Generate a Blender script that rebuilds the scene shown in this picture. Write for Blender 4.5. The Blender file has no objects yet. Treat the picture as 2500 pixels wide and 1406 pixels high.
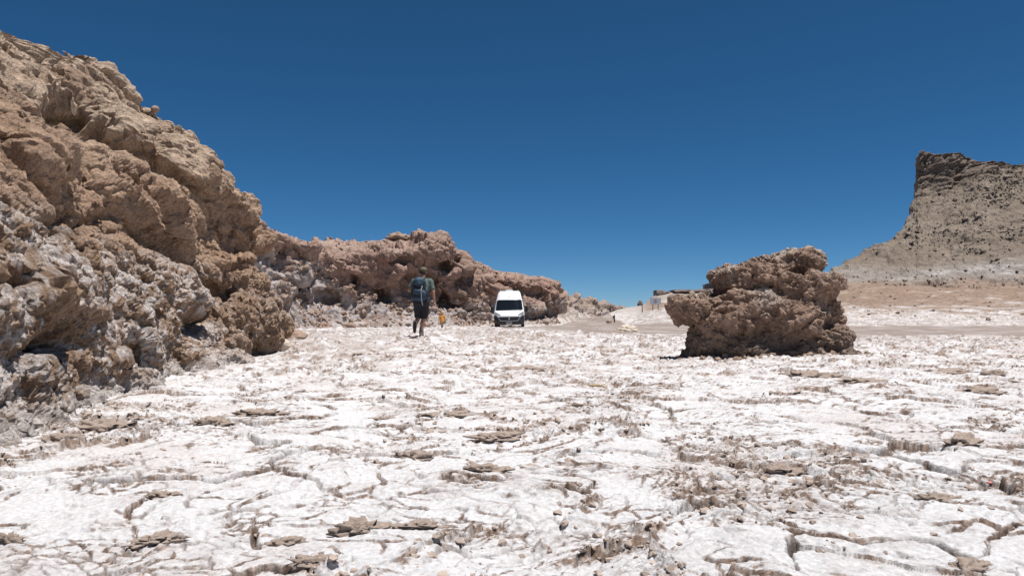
import bpy, bmesh, math, random
import numpy as np
from mathutils import Vector

random.seed(7)
SC = bpy.context.scene
COL = SC.collection
F32 = np.float32

# ------------------------------------------------------------------ camera
FPX, YH, CAMZ = 1800.0, 772.0, 0.85          # focal length in photo pixels, horizon row, eye height
cam = bpy.data.cameras.new('camera')
cam.sensor_width = 36.0
cam.lens = 36.0 * FPX / 2500.0
cam.shift_y = (YH - 703.0) / 2500.0
cam.clip_start = 0.05
cam.clip_end = 20000
camo = bpy.data.objects.new('camera', cam)
camo.location = (0, 0, CAMZ)
camo.rotation_euler = (math.radians(90), 0, 0)
COL.objects.link(camo)
SC.camera = camo

# ------------------------------------------------------------------ sky, sun, exposure
SUN_EL, SUN_AZ = math.radians(76), math.radians(108)   # azimuth clockwise from +Y (view direction)
w = bpy.data.worlds.new('World')
SC.world = w
w.use_nodes = True
nt = w.node_tree
bg = nt.nodes['Background']
sky = nt.nodes.new('ShaderNodeTexSky')
sky.sky_type = 'NISHITA'
sky.sun_disc = False
sky.sun_elevation = SUN_EL
sky.sun_rotation = SUN_AZ
sky.altitude = 4000
sky.air_density = 0.8
sky.dust_density = 0.12
sky.ozone_density = 8.0
bg.inputs['Strength'].default_value = 0.066
hs = nt.nodes.new('ShaderNodeHueSaturation')      # the camera's blue rendering, over the whole sky alike
hs.inputs['Saturation'].default_value = 1.15
hs.inputs['Hue'].default_value = 0.49
nt.links.new(sky.outputs[0], hs.inputs['Color'])
nt.links.new(hs.outputs[0], bg.inputs['Color'])
sun = bpy.data.lights.new('sun', 'SUN')
sun.energy = 5.0
sun.angle = math.radians(0.53)
sun.color = (1.0, 0.975, 0.945)
suno = bpy.data.objects.new('sun', sun)
sd = Vector((math.sin(SUN_AZ) * math.cos(SUN_EL), math.cos(SUN_AZ) * math.cos(SUN_EL), math.sin(SUN_EL)))
suno.rotation_euler = (-sd).to_track_quat('-Z', 'Y').to_euler()
suno.location = (0, 0, 60)
COL.objects.link(suno)
vs = SC.view_settings
vs.view_transform = 'Standard'
vs.look = 'None'
vs.gamma = 1.0
vs.exposure = 0.25
vs.use_curve_mapping = False
SC.render.engine = 'CYCLES'
SC.cycles.use_denoising = True
SC.cycles.max_bounces = 8
SC.cycles.diffuse_bounces = 2

# ------------------------------------------------------------------ noise
_r = np.random.RandomState(11)
PERM = _r.permutation(256).astype(np.int32)
PERM = np.concatenate([PERM, PERM, PERM])
_g = _r.normal(size=(256, 3))
GRAD = (_g / np.linalg.norm(_g, axis=1)[:, None]).astype(F32)
RND = _r.rand(256, 4).astype(F32)


def _hash(i, j, k):
    return PERM[PERM[PERM[i & 255] + (j & 255)] + (k & 255)]


def perlin(p):
    p = np.asarray(p, F32)
    f = np.floor(p)
    i = f.astype(np.int32)
    f = p - f
    u = f * f * f * (f * (f * 6 - 15) + 10)
    out = np.zeros(len(p), F32)
    for a in (0, 1):
        wx = u[:, 0] if a else 1 - u[:, 0]
        for b in (0, 1):
            wy = u[:, 1] if b else 1 - u[:, 1]
            for c in (0, 1):
                wz = u[:, 2] if c else 1 - u[:, 2]
                g = GRAD[_hash(i[:, 0] + a, i[:, 1] + b, i[:, 2] + c)]
                out += wx * wy * wz * (g[:, 0] * (f[:, 0] - a) + g[:, 1] * (f[:, 1] - b) + g[:, 2] * (f[:, 2] - c))
    return out * 1.6


def fbm(p, octaves=4, gain=0.5, lac=2.03, ridged=False):
    p = np.asarray(p, F32)
    s = np.zeros(len(p), F32)
    a, t = 1.0, 0.0
    for o in range(octaves):
        n = perlin(p + o * 17.3)
        s += a * ((1 - 2 * np.abs(n)) if ridged else n)
        t += a
        p = p * lac
        a *= gain
    return s / t


def worley3(p, full=False):
    """F1, F2 and a random value per nearest cell (full: also offset from its centre and its hash)"""
    p = np.asarray(p, F32)
    i = np.floor(p).astype(np.int32)
    n = len(p)
    f1 = np.full(n, 99, F32); f2 = np.full(n, 99, F32); hid = np.zeros(n, np.int32)
    off = np.zeros((n, 3), F32)
    for a in (-1, 0, 1):
        for b in (-1, 0, 1):
            for c in (-1, 0, 1):
                ia, ib, ic = i[:, 0] + a, i[:, 1] + b, i[:, 2] + c
                hh = _hash(ia, ib, ic)
                h = RND[hh]
                dx = p[:, 0] - ia - h[:, 0]; dy = p[:, 1] - ib - h[:, 1]; dz = p[:, 2] - ic - h[:, 2]
                d = dx * dx + dy * dy + dz * dz
                m = d < f1
                f2 = np.where(m, f1, np.minimum(f2, d))
                f1 = np.where(m, d, f1)
                hid = np.where(m, hh, hid)
                if full:
                    off[m, 0] = dx[m]; off[m, 1] = dy[m]; off[m, 2] = dz[m]
    f1 = np.sqrt(f1); f2 = np.sqrt(f2)
    if full:
        return f1, f2, RND[hid, 3], off, hid
    return f1, f2, RND[hid, 3]


def worley2(x, y, seed=0):
    """F1, F2, offset to the nearest centre (dx, dy), hash row of the nearest cell"""
    ix = np.floor(x).astype(np.int32); iy = np.floor(y).astype(np.int32)
    n = len(x)
    f1 = np.full(n, 9, F32); f2 = np.full(n, 9, F32)
    ox = np.zeros(n, F32); oy = np.zeros(n, F32); hid = np.zeros(n, np.int32)
    for a in (-1, 0, 1):
        for b in (-1, 0, 1):
            h = _hash(ix + a, iy + b, np.int32(seed))
            r = RND[h]
            dx = x - (ix + a + r[:, 0]); dy = y - (iy + b + r[:, 1])
            d = np.sqrt(dx * dx + dy * dy)
            m = d < f1
            f2 = np.where(m, f1, np.minimum(f2, d))
            ox = np.where(m, dx, ox); oy = np.where(m, dy, oy); hid = np.where(m, h, hid)
            f1 = np.where(m, d, f1)
    return f1, f2, ox, oy, hid


def sstep(a, b, x):
    t = np.clip((x - a) / (b - a), 0, 1)
    return t * t * (3 - 2 * t)


def mixc(c0, c1, t):
    return c0 + (np.asarray(c1, F32) - c0) * t[:, None]


def _tile(seed, beta, n=1024, k0=8):
    """tileable fractal noise sheet whose longest wave is 1/k0 of its side"""
    r = np.random.RandomState(seed)
    f = np.fft.fftfreq(n) * n
    k = np.hypot(*np.meshgrid(f, f))
    amp = np.where(k < k0 * .6, 0, 1 / np.maximum(k, 1) ** beta)
    t = np.fft.ifft2(np.fft.fft2(r.normal(size=(n, n))) * amp).real
    return (t / t.std()).astype(F32)


TILES = [_tile(60 + k, 2.1) for k in range(4)] + [_tile(70, 1.9), _tile(71, 1.6), _tile(72, 3.4)]


def tn(x, y, freq, k=0, ox=0.0):
    """fractal noise (about -1..1, spread 0.35) with waves of 1/freq metres and shorter, from a tile"""
    t = TILES[k]
    n = t.shape[0]
    ang = .6 + 1.3 * k + ox
    ca, sa = math.cos(ang), math.sin(ang)
    u = ((ca * x + sa * y) * (freq * n / 8) + ox * 311.7) % n
    v = ((ca * y - sa * x) * (freq * n / 8) + ox * 173.3) % n
    i = u.astype(np.int32); j = v.astype(np.int32)
    fu = (u - i).astype(F32); fv = (v - j).astype(F32)
    i %= n; j %= n
    i1 = (i + 1) % n; j1 = (j + 1) % n
    return ((t[j, i] * (1 - fu) + t[j, i1] * fu) * (1 - fv) + (t[j1, i] * (1 - fu) + t[j1, i1] * fu) * fv) * .35


# ------------------------------------------------------------------ mesh helpers
def new_mesh(name, v, quads, col=None, smooth=True):
    me = bpy.data.meshes.new(name)
    v = np.ascontiguousarray(v, F32)
    q = np.ascontiguousarray(quads, np.int32)
    k = q.shape[1]
    me.vertices.add(len(v)); me.vertices.foreach_set('co', v.ravel())
    me.loops.add(q.size); me.loops.foreach_set('vertex_index', q.ravel())
    me.polygons.add(len(q))
    me.polygons.foreach_set('loop_start', np.arange(0, q.size, k, dtype=np.int32))
    me.polygons.foreach_set('loop_total', np.full(len(q), k, np.int32))
    me.polygons.foreach_set('use_smooth', np.full(len(q), smooth, bool))
    if col is not None:
        a = me.color_attributes.new('Col', 'FLOAT_COLOR', 'POINT')
        c = np.ones((len(v), 4), F32); c[:, :3] = col
        a.data.foreach_set('color', c.ravel())
    me.update()
    me.validate()
    return me


def link(name, me, mat=None, parent=None, loc=(0, 0, 0), rot=(0, 0, 0), scale=(1, 1, 1)):
    o = bpy.data.objects.new(name, me)
    o.location = loc; o.rotation_euler = rot; o.scale = scale
    if mat is not None and me is not None and len(me.materials) == 0:
        me.materials.append(mat)
    o.parent = parent
    COL.objects.link(o)
    return o


def tag(o, label=None, cat=None, group=None, kind=None):
    if label: o['label'] = label
    if cat: o['category'] = cat
    if group: o['group'] = group
    if kind: o['kind'] = kind
    return o


def thing(name, label, cat, loc=(0, 0, 0), rotz=0.0, group=None):
    o = bpy.data.objects.new(name, None)
    o.empty_display_size = 0.1
    o.location = loc; o.rotation_euler = (0, 0, rotz)
    COL.objects.link(o)
    return tag(o, label, cat, group)


def grid_quads(nr, nc):
    i = np.arange(nr * nc, dtype=np.int32).reshape(nr, nc)
    return np.stack([i[:-1, :-1], i[:-1, 1:], i[1:, 1:], i[1:, :-1]], -1).reshape(-1, 4)


def grid_normals(P):
    du = np.gradient(P, axis=1); dv = np.gradient(P, axis=0)
    n = np.cross(du, dv)
    return n / np.maximum(np.linalg.norm(n, axis=2, keepdims=True), 1e-9)


def _cr(t):
    i = np.floor(t)
    f = (t - i)[:, None]
    w0 = -0.5 * f ** 3 + f ** 2 - 0.5 * f
    w1 = 1.5 * f ** 3 - 2.5 * f ** 2 + 1
    w2 = -1.5 * f ** 3 + 2 * f ** 2 + 0.5 * f
    w3 = 0.5 * f ** 3 - 0.5 * f ** 2
    return i.astype(int), np.concatenate([w0, w1, w2, w3], 1)


def patch(C, us, vs_):
    """Catmull-Rom surface through the control grid C[row][col][3]"""
    C = np.asarray(C, float)
    nr, nc = C.shape[:2]
    iv, wv = _cr(np.clip(vs_, 0, nr - 1 - 1e-6))
    R = sum(C[np.clip(iv + k - 1, 0, nr - 1)] * wv[:, k][:, None, None] for k in range(4))
    iu, wu = _cr(np.clip(us, 0, nc - 1 - 1e-6))
    return sum(R[:, np.clip(iu + k - 1, 0, nc - 1)] * wu[:, k][None, :, None] for k in range(4))


def even(nodes, n):
    """n parameters 0..len(nodes) spread by the given density per span"""
    d = np.asarray(nodes, float)
    c = np.concatenate([[0], np.cumsum(d)])
    return np.interp(np.linspace(0, c[-1], n), c, np.arange(len(c)))


def px2w(px, py, Y):
    return np.array([(px - 1250.0) / FPX * Y, Y, CAMZ - (py - YH) / FPX * Y])


def w2px(P):
    return 1250 + FPX * P[..., 0] / P[..., 1], YH + FPX * (CAMZ - P[..., 2]) / P[..., 1]


def dents(P, N, lst):
    """hollows carved into a wall: (px, py, rx, ry, depth) -> displacement along -N"""
    px, py = w2px(P)
    d = np.zeros(P.shape[:2])
    for (cx, cy, rx, ry, dep) in lst:
        q = ((px - cx) / rx) ** 2 + ((py - cy) / ry) ** 2
        d = d - dep * np.exp(-q ** 2)
    return P + N * d[..., None]


def surface_nets(D, org, h):
    s = D < 0
    c = np.zeros(tuple(np.array(D.shape) - 1), np.int8)
    offs = [(a, b, e) for a in (0, 1) for b in (0, 1) for e in (0, 1)]
    nx, ny, nz = c.shape
    for a, b, e in offs:
        c += s[a:a + nx, b:b + ny, e:e + nz]
    act = (c > 0) & (c < 8)
    idx = np.argwhere(act)
    vid = np.full(c.shape, -1, np.int64)
    vid[act] = np.arange(len(idx))
    val = {o: D[idx[:, 0] + o[0], idx[:, 1] + o[1], idx[:, 2] + o[2]] for o in offs}
    acc = np.zeros((len(idx), 3)); cnt = np.zeros(len(idx))
    for o in offs:
        for ax in range(3):
            if o[ax] == 0:
                o2 = list(o); o2[ax] = 1; o2 = tuple(o2)
                da, db = val[o], val[o2]
                m = (da < 0) != (db < 0)
                t = np.where(m, da / np.where(m, da - db, 1), 0)
                pos = np.array(o, float)[None].repeat(len(idx), 0)
                pos[:, ax] += t
                acc += pos * m[:, None]; cnt += m
    v = (idx + acc / cnt[:, None]) * h + np.asarray(org)
    quads = []
    for ax in range(3):
        a, b = [(1, 2), (2, 0), (0, 1)][ax]
        sl0 = [slice(1, -1)] * 3; sl0[ax] = slice(0, -1)
        sl1 = [slice(1, -1)] * 3; sl1[ax] = slice(1, None)
        m = s[tuple(sl0)] != s[tuple(sl1)]
        e = np.argwhere(m)
        if len(e) == 0:
            continue
        inside = s[tuple(sl0)][m]
        e = e + 1; e[:, ax] -= 1

        def cell(da, db):
            q = e.copy(); q[:, a] += da; q[:, b] += db
            return vid[q[:, 0], q[:, 1], q[:, 2]]
        Q = np.stack([cell(-1, -1), cell(0, -1), cell(0, 0), cell(-1, 0)], 1)
        Q[~inside] = Q[~inside][:, ::-1]
        quads.append(Q)
    Q = np.concatenate(quads)
    return v, Q[(Q >= 0).all(1)]


def blob(prims, vox, k=0.03, cuts=(), noise=None):
    """smooth union of capsules ('c', p0, p1, r0, r1), ellipsoids ('e', c, radii[, rotz]) and round boxes ('b', c, half, r)"""
    lo = np.full(3, 1e9); hi = -lo
    bb = []
    for p in prims:
        if p[0] == 'c':
            a, b = np.array(p[1], float), np.array(p[2], float)
            l = np.minimum(a - p[3], b - p[4]); u = np.maximum(a + p[3], b + p[4])
        elif p[0] == 'e':
            r = max(p[2][0], p[2][1]) if len(p) > 3 else None
            rr = np.array([r, r, p[2][2]]) if r else np.array(p[2])
            l = np.array(p[1]) - rr; u = np.array(p[1]) + rr
        else:
            l = np.array(p[1], float) - p[2]; u = np.array(p[1], float) + p[2]
        bb.append((l, u)); lo = np.minimum(lo, l); hi = np.maximum(hi, u)
    pad = 3 * vox + (noise[1] if noise else 0)
    lo -= pad; hi += pad
    n = np.ceil((hi - lo) / vox).astype(int) + 1
    D = np.full(tuple(n), 1.0, F32)
    ax = [lo[i] + vox * np.arange(n[i]) for i in range(3)]
    for p, (l, u) in zip(prims, bb):
        m = k + 4 * vox + (noise[1] * 2 if noise else 0)
        i0 = np.maximum(((l - m - lo) / vox).astype(int), 0); i1 = np.minimum(((u + m - lo) / vox).astype(int) + 2, n)
        sl = tuple(slice(i0[i], i1[i]) for i in range(3))
        X, Y, Z = np.meshgrid(*[ax[i][sl[i]] for i in range(3)], indexing='ij')
        if p[0] == 'c':
            a, b = np.array(p[1], float), np.array(p[2], float)
            ab = b - a
            t = np.clip(((X - a[0]) * ab[0] + (Y - a[1]) * ab[1] + (Z - a[2]) * ab[2]) / max(ab @ ab, 1e-9), 0, 1)
            d = np.sqrt((X - a[0] - t * ab[0]) ** 2 + (Y - a[1] - t * ab[1]) ** 2 + (Z - a[2] - t * ab[2]) ** 2) - (p[3] + (p[4] - p[3]) * t)
        elif p[0] == 'e':
            x, y, z = X - p[1][0], Y - p[1][1], Z - p[1][2]
            if len(p) > 3:
                ca, sa = math.cos(p[3]), math.sin(p[3])
                x, y = ca * x + sa * y, -sa * x + ca * y
            q = np.sqrt((x / p[2][0]) ** 2 + (y / p[2][1]) ** 2 + (z / p[2][2]) ** 2)
            g = np.sqrt((x / p[2][0] ** 2) ** 2 + (y / p[2][1] ** 2) ** 2 + (z / p[2][2] ** 2) ** 2)
            d = q * (q - 1) / np.maximum(g, 1e-6)
        else:
            r = p[3]
            qx = np.abs(X - p[1][0]) - p[2][0] + r; qy = np.abs(Y - p[1][1]) - p[2][1] + r; qz = np.abs(Z - p[1][2]) - p[2][2] + r
            d = np.sqrt(np.maximum(qx, 0) ** 2 + np.maximum(qy, 0) ** 2 + np.maximum(qz, 0) ** 2) + np.minimum(np.maximum(np.maximum(qx, qy), qz), 0) - r
        o = D[sl]
        hh = np.maximum(k - np.abs(o - d), 0) / k
        D[sl] = np.minimum(o, d) - hh * hh * k * 0.25
    if noise:
        fn, amp = noise
        band = np.abs(D) < amp * 2.2
        I = np.argwhere(band)
        P = I * vox + lo
        D[band] += fn(P.astype(F32)).astype(F32)
    for nrm, off in cuts:
        X, Y, Z = np.meshgrid(*ax, indexing='ij')
        D = np.maximum(D, nrm[0] * X + nrm[1] * Y + nrm[2] * Z - off)
    return surface_nets(D, lo, vox)


def vnormals(v, q):
    fn = np.cross(v[q[:, 2]] - v[q[:, 0]], v[q[:, 3]] - v[q[:, 1]])
    n = np.stack([sum(np.bincount(q[:, i], fn[:, k], len(v)) for i in range(4)) for k in range(3)], 1)
    return n / np.maximum(np.linalg.norm(n, axis=1, keepdims=True), 1e-9)


# ------------------------------------------------------------------ materials
def mat_plain(name, col, rough=0.6, metal=0.0, var=0.0, scale=40, bump=0.0, spec=0.5, coat=0.0):
    m = bpy.data.materials.new(name); m.use_nodes = True
    t = m.node_tree; b = t.nodes['Principled BSDF']
    b.inputs['Roughness'].default_value = rough
    b.inputs['Metallic'].default_value = metal
    b.inputs['Specular IOR Level'].default_value = spec
    b.inputs['Coat Weight'].default_value = coat
    tc = t.nodes.new('ShaderNodeTexCoord')
    nz = t.nodes.new('ShaderNodeTexNoise'); nz.inputs['Scale'].default_value = scale; nz.inputs['Detail'].default_value = 5
    t.links.new(tc.outputs['Object'], nz.inputs['Vector'])
    rp = t.nodes.new('ShaderNodeValToRGB')
    c = np.array(col)
    rp.color_ramp.elements[0].color = (*np.clip(c * (1 - var), 0, 1), 1)
    rp.color_ramp.elements[1].color = (*np.clip(c * (1 + var), 0, 1), 1)
    rp.color_ramp.elements[0].position = 0.3; rp.color_ramp.elements[1].position = 0.7
    t.links.new(nz.outputs['Fac'], rp.inputs['Fac']); t.links.new(rp.outputs['Color'], b.inputs['Base Color'])
    if bump:
        bp = t.nodes.new('ShaderNodeBump'); bp.inputs['Strength'].default_value = bump; bp.inputs['Distance'].default_value = 0.01
        t.links.new(nz.outputs['Fac'], bp.inputs['Height']); t.links.new(bp.outputs['Normal'], b.inputs['Normal'])
    return m


def mat_rock(name, s1=6.0, s2=45.0, bump=0.5, dist=0.04, lo=0.72, hi=1.22, attr=True, col=(0.4, 0.3, 0.22), tint=None):
    """mineral surface: vertex mineral colour (or one colour) x grain, with fine relief"""
    m = bpy.data.materials.new(name); m.use_nodes = True
    t = m.node_tree; b = t.nodes['Principled BSDF']
    b.inputs['Roughness'].default_value = 0.95
    b.inputs['Specular IOR Level'].default_value = 0.12
    tc = t.nodes.new('ShaderNodeTexCoord')
    n1 = t.nodes.new('ShaderNodeTexNoise'); n1.inputs['Scale'].default_value = s1; n1.inputs['Detail'].default_value = 9; n1.inputs['Roughness'].default_value = 0.68
    n2 = t.nodes.new('ShaderNodeTexNoise'); n2.inputs['Scale'].default_value = s2; n2.inputs['Detail'].default_value = 6; n2.inputs['Roughness'].default_value = 0.7
    vo = t.nodes.new('ShaderNodeTexVoronoi'); vo.inputs['Scale'].default_value = s1 * 2.7
    for n in (n1, n2, vo):
        t.links.new(tc.outputs['Object'], n.inputs['Vector'])
    ad = t.nodes.new('ShaderNodeMath'); ad.operation = 'ADD'
    t.links.new(n1.outputs['Fac'], ad.inputs[0]); t.links.new(n2.outputs['Fac'], ad.inputs[1])
    mr = t.nodes.new('ShaderNodeMapRange'); mr.inputs['From Min'].default_value = 0.7; mr.inputs['From Max'].default_value = 1.3
    mr.inputs['To Min'].default_value = lo; mr.inputs['To Max'].default_value = hi
    t.links.new(ad.outputs[0], mr.inputs['Value'])
    mx = t.nodes.new('ShaderNodeMix'); mx.data_type = 'RGBA'; mx.blend_type = 'MULTIPLY'; mx.inputs['Factor'].default_value = 1.0
    if attr:
        at = t.nodes.new('ShaderNodeAttribute'); at.attribute_name = 'Col'
        t.links.new(at.outputs['Color'], mx.inputs[6])
    else:
        mx.inputs[6].default_value = (*col, 1)
    t.links.new(mr.outputs[0], mx.inputs[7])
    t.links.new(mx.outputs[2], b.inputs['Base Color'])
    h1 = t.nodes.new('ShaderNodeMath'); h1.operation = 'MULTIPLY_ADD'; h1.inputs[1].default_value = 0.5
    t.links.new(n2.outputs['Fac'], h1.inputs[0]); t.links.new(n1.outputs['Fac'], h1.inputs[2])
    h2 = t.nodes.new('ShaderNodeMath'); h2.operation = 'MULTIPLY_ADD'; h2.inputs[1].default_value = -0.35
    t.links.new(vo.outputs['Distance'], h2.inputs[0]); t.links.new(h1.outputs[0], h2.inputs[2])
    bp = t.nodes.new('ShaderNodeBump'); bp.inputs['Strength'].default_value = bump; bp.inputs['Distance'].default_value = dist
    t.links.new(h2.outputs[0], bp.inputs['Height']); t.links.new(bp.outputs['Normal'], b.inputs['Normal'])
    return m


M = {}
M['salt'] = mat_rock('salt_crust', 9, 70, 0.9, 0.025, 0.82, 1.12)
M['cliff'] = mat_rock('cliff_rock', 5, 40, 1.0, 0.09, 0.55, 1.4)
M['wall'] = mat_rock('canyon_rock', 1.6, 12, 0.9, 0.2, 0.65, 1.3)
M['boulder'] = mat_rock('boulder_rock', 6, 40, 1.0, 0.08, 0.55, 1.4)
M['road'] = mat_rock('road_gravel', 1.5, 12, 0.4, 0.03, 0.85, 1.15)
M['hill'] = mat_rock('hill_scree', 0.5, 3.0, 0.8, 0.5, 0.7, 1.3)
M['clod'] = mat_rock('crust_clod', 3, 14, 0.5, 0.003, 0.65, 1.3, attr=False, col=(0.40, 0.32, 0.265))
M['tan'] = mat_rock('tan_stone', 4, 20, 0.6, 0.010, 0.7, 1.25, attr=False, col=(0.32, 0.23, 0.175))
M['scree'] = mat_rock('scree_stone', 1.0, 6, 0.6, 0.1, 0.7, 1.3, attr=False, col=(0.235, 0.19, 0.152))
M['cap'] = mat_rock('cap_rock', 0.5, 3, 0.8, 0.5, 0.6, 1.3, attr=False, col=(0.19, 0.155, 0.145))
M['pale'] = mat_rock('pale_stone', 4, 20, 0.6, 0.012, 0.75, 1.15, attr=False, col=(0.62, 0.52, 0.42))

# ------------------------------------------------------------------ terrain shape
TC = [  # photo column, [(distance, height) ...]
    (-1800, [(1, 0), (10, .1), (20, .2), (30, .2), (49, .07), (70, .1), (200, 1), (4000, 20)]),
    (700, [(1, 0), (10, .1), (20, .225), (30, .2), (45, .08), (70, .1), (200, 1), (4000, 20)]),
    (1250, [(1, 0), (10, .1), (20, .22), (30, .2), (45, .08), (60, .07), (80, .2), (200, 1.2), (4000, 30)]),
    (1440, [(1, 0), (10, .1), (20, .22), (30, .16), (45, .06), (60, .1), (80, .25), (120, .5), (200, 1.8), (400, 4.2), (1000, 9.5), (4000, 36)]),
    (1530, [(1, 0), (10, .1), (20, .2), (30, .12), (45, .06), (58, .15), (66, .5), (80, 1.0), (120, 1.8), (200, 2.6), (400, 4.5), (1000, 9.0), (4000, 36)]),
    (1650, [(1, 0), (10, .1), (20, .18), (30, .1), (45, .08), (55, .2), (60, .8), (68, 1.7), (76, 1.9), (90, 2.2), (150, 3.2), (300, 6), (1000, 12), (4000, 40)]),
    (1850, [(1, 0), (10, .1), (20, .16), (30, .1), (45, .07), (55, .12), (62, .7), (72, 1.7), (90, 2.6), (125, 5.6), (150, 6.5), (300, 8), (1000, 14), (4000, 40)]),
    (2060, [(1, 0), (10, .1), (20, .14), (30, .1), (45, .07), (56, .08), (75, 1.2), (90, 2.4), (120, 5.8), (150, 8), (300, 10), (1000, 14), (4000, 40)]),
    (2500, [(1, 0), (10, .1), (20, .14), (30, .1), (45, .07), (58, .08), (80, 1.0), (120, 5.8), (150, 8.2), (300, 12), (1000, 14), (4000, 40)]),
    (4500, [(1, 0), (10, .1), (20, .14), (30, .1), (45, .07), (58, .08), (80, 1.0), (120, 5.5), (150, 8), (300, 12), (1000, 14), (4000, 40)]),
]


def terr(X, Y):
    X = np.asarray(X, float); Y = np.maximum(np.asarray(Y, float), 1.0)
    px = np.clip(1250 + FPX * X / Y, -1800, 4499)
    ly = np.log(Y)
    cols = [np.interp(ly, np.log([a for a, _ in t]), [b for _, b in t]) for _, t in TC]
    xs = [c for c, _ in TC]
    out = np.zeros_like(px)
    for k in range(len(xs) - 1):
        m = (px >= xs[k]) & (px <= xs[k + 1])
        f = (px - xs[k]) / (xs[k + 1] - xs[k])
        f = f * f * (3 - 2 * f)
        out = np.where(m, cols[k] * (1 - f) + cols[k + 1] * f, out)
    return out


RN = ([1150, 1205, 1290, 1400, 1500, 1650, 2060, 2500, 3300, 4500], [49.5, 47.5, 40, 33, 30, 27.5, 26, 26, 25, 24])
RF = ([1150, 1205, 1290, 1370, 1395, 1440, 1480, 1500, 1530, 1700, 2060, 2500, 3300, 4500], [49.6, 50, 53, 58, 85, 125, 120, 72, 57, 54, 55, 56, 52, 50])


def road_mask(X, Y):
    """>0 inside the dirt road; metres to its nearer edge"""
    px = 1250 + FPX * X / np.maximum(Y, 1)
    n = perlin(np.stack([X * .25, Y * .12, 0 * X], 1)) * 2.2 + perlin(np.stack([X * .9, Y * .5, 0 * X], 1)) * .9
    a = np.interp(px, *RN) + n; b = np.interp(px, *RF) + n
    return np.where(px < 1160, -5, np.minimum(Y - a, (b - Y) * .8))


# ------------------------------------------------------------------ salt flat
def crust(X, Y):
    """height of the salt crust above the smooth terrain, and the masks its minerals follow"""
    x = (X + tn(X, Y, .9, 6) * .34 + tn(X, Y, 4.5, 6, 1.) * .05 + tn(X, Y, 14, 0) * .012).astype(F32)
    y = (Y + tn(X, Y, .9, 6, 2.) * .34 + tn(X, Y, 4.5, 6, 3.) * .05 + tn(X, Y, 14, 1) * .012).astype(F32)
    S1, S2, S3 = .53, .18, .058
    f1, f2, ox, oy, hid = worley2(x / S1, y / S1 * 1.1, 1)
    e1 = (f2 - f1) * S1
    r = RND[hid]
    act = sstep(-.30, .15, tn(X, Y, .8, 2))
    rid = sstep(.24, .56, tn(X, Y, .45, 3) + .35 * tn(X, Y, 2.2, 0, .7))      # where the plate edges buckle up
    rub = sstep(.27, .66, tn(X, Y, .33, 1, .4) + .35 * tn(X, Y, 1.7, 2, 1.1))  # broken, crumbly ground
    k1 = sstep(0, .024, e1)
    h = k1 * (((r[:, 2] - .5) * ox + (r[:, 3] - .5) * oy) * .11 * S1 + (r[:, 0] - .4) * .026)
    h += .008 * np.exp(-e1 / .10) * act
    g = worley2(x / S2, y / S2 * 1.15, 2)
    e2 = (g[1] - g[0]) * S2
    r2 = RND[g[4]]
    act2 = np.maximum(sstep(-.05, .30, tn(X, Y, 1.6, 3, .3)) * .7, rub)
    k2 = sstep(0, .018, e2)
    h += k2 * (((r2[:, 2] - .5) * g[2] + (r2[:, 3] - .5) * g[3]) * S2 * (.10 + .06 * rub) + (r2[:, 0] - .4) * (.008 + .008 * rub))
    g3 = worley2(x / S3, y / S3 * 1.2, 3)
    lump = np.maximum(0, .62 - g3[0])
    near_edge = np.exp(-e1 / .10)
    h += lump * (.005 + .012 * rub + .020 * rid * near_edge)
    fine = tn(X, Y, 5, 4, .2)
    h += tn(X, Y, 1.3, 6, .9) * .030 + fine * (.011 + .006 * rub)
    saw = np.abs(tn(X, Y, 14, 6, .5)) * 2.2
    crest = np.exp(-e1 / (.035 + .04 * r[:, 1])) * rid * sstep(0, .010, e1)
    h += crest * (.010 + .034 * r[:, 2]) * (.75 + .5 * saw)
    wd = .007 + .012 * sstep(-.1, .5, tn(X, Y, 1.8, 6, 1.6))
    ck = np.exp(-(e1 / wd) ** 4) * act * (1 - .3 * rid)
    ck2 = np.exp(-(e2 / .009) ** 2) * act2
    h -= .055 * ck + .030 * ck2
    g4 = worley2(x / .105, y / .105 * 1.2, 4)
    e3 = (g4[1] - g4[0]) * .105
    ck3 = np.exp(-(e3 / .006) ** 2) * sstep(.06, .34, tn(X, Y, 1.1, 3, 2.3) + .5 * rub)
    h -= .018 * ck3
    return h, crest, rid * near_edge, rub, ck, ck2, ck3, lump, fine, saw


us = np.concatenate([-np.geomspace(3.2, .74, 26)[:-1], np.linspace(-.73, .73, 700), np.geomspace(.74, 3.2, 26)[1:]])
ys = np.concatenate([np.geomspace(1.9, 8, 590), np.geomspace(8, 62, 410)[1:], np.geomspace(62, 135, 130)[1:], np.geomspace(135, 4000, 50)[1:]])
U, Yg = np.meshgrid(us, ys)
Xg = U * Yg
x, y = Xg.ravel(), Yg.ravel()
h, crest, RIDGE, RUB, ck, ck2, ck3, lump, fine, saw = crust(x, y)
rm = road_mask(x, y)
onroad = sstep(-2.2, 1.4, rm + 2.5 * tn(x, y, .5, 4, 5.1))
far = sstep(45, 75, y)
pxg = 1250 + FPX * x / y
h = h * (1 - .85 * onroad) * (1 + 1.2 * sstep(5, 24, y) + 1.5 * sstep(45, 60, y)) * (1 - sstep(70, 95, y))
und = tn(x, y, .16, 6, .8) * .10 * (1 - onroad) * (1 - far) + tn(x, y, .04, 3, .2) * 1.0 * sstep(60, 110, y)
z = terr(x, y) + und * sstep(3, 9, y) + h
Zg = h.reshape(Yg.shape)
sl_ = np.hypot(np.gradient(Zg, axis=0) / np.gradient(Yg, axis=0), np.gradient(Zg, axis=1) / np.gradient(Xg, axis=1)).ravel()
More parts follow.
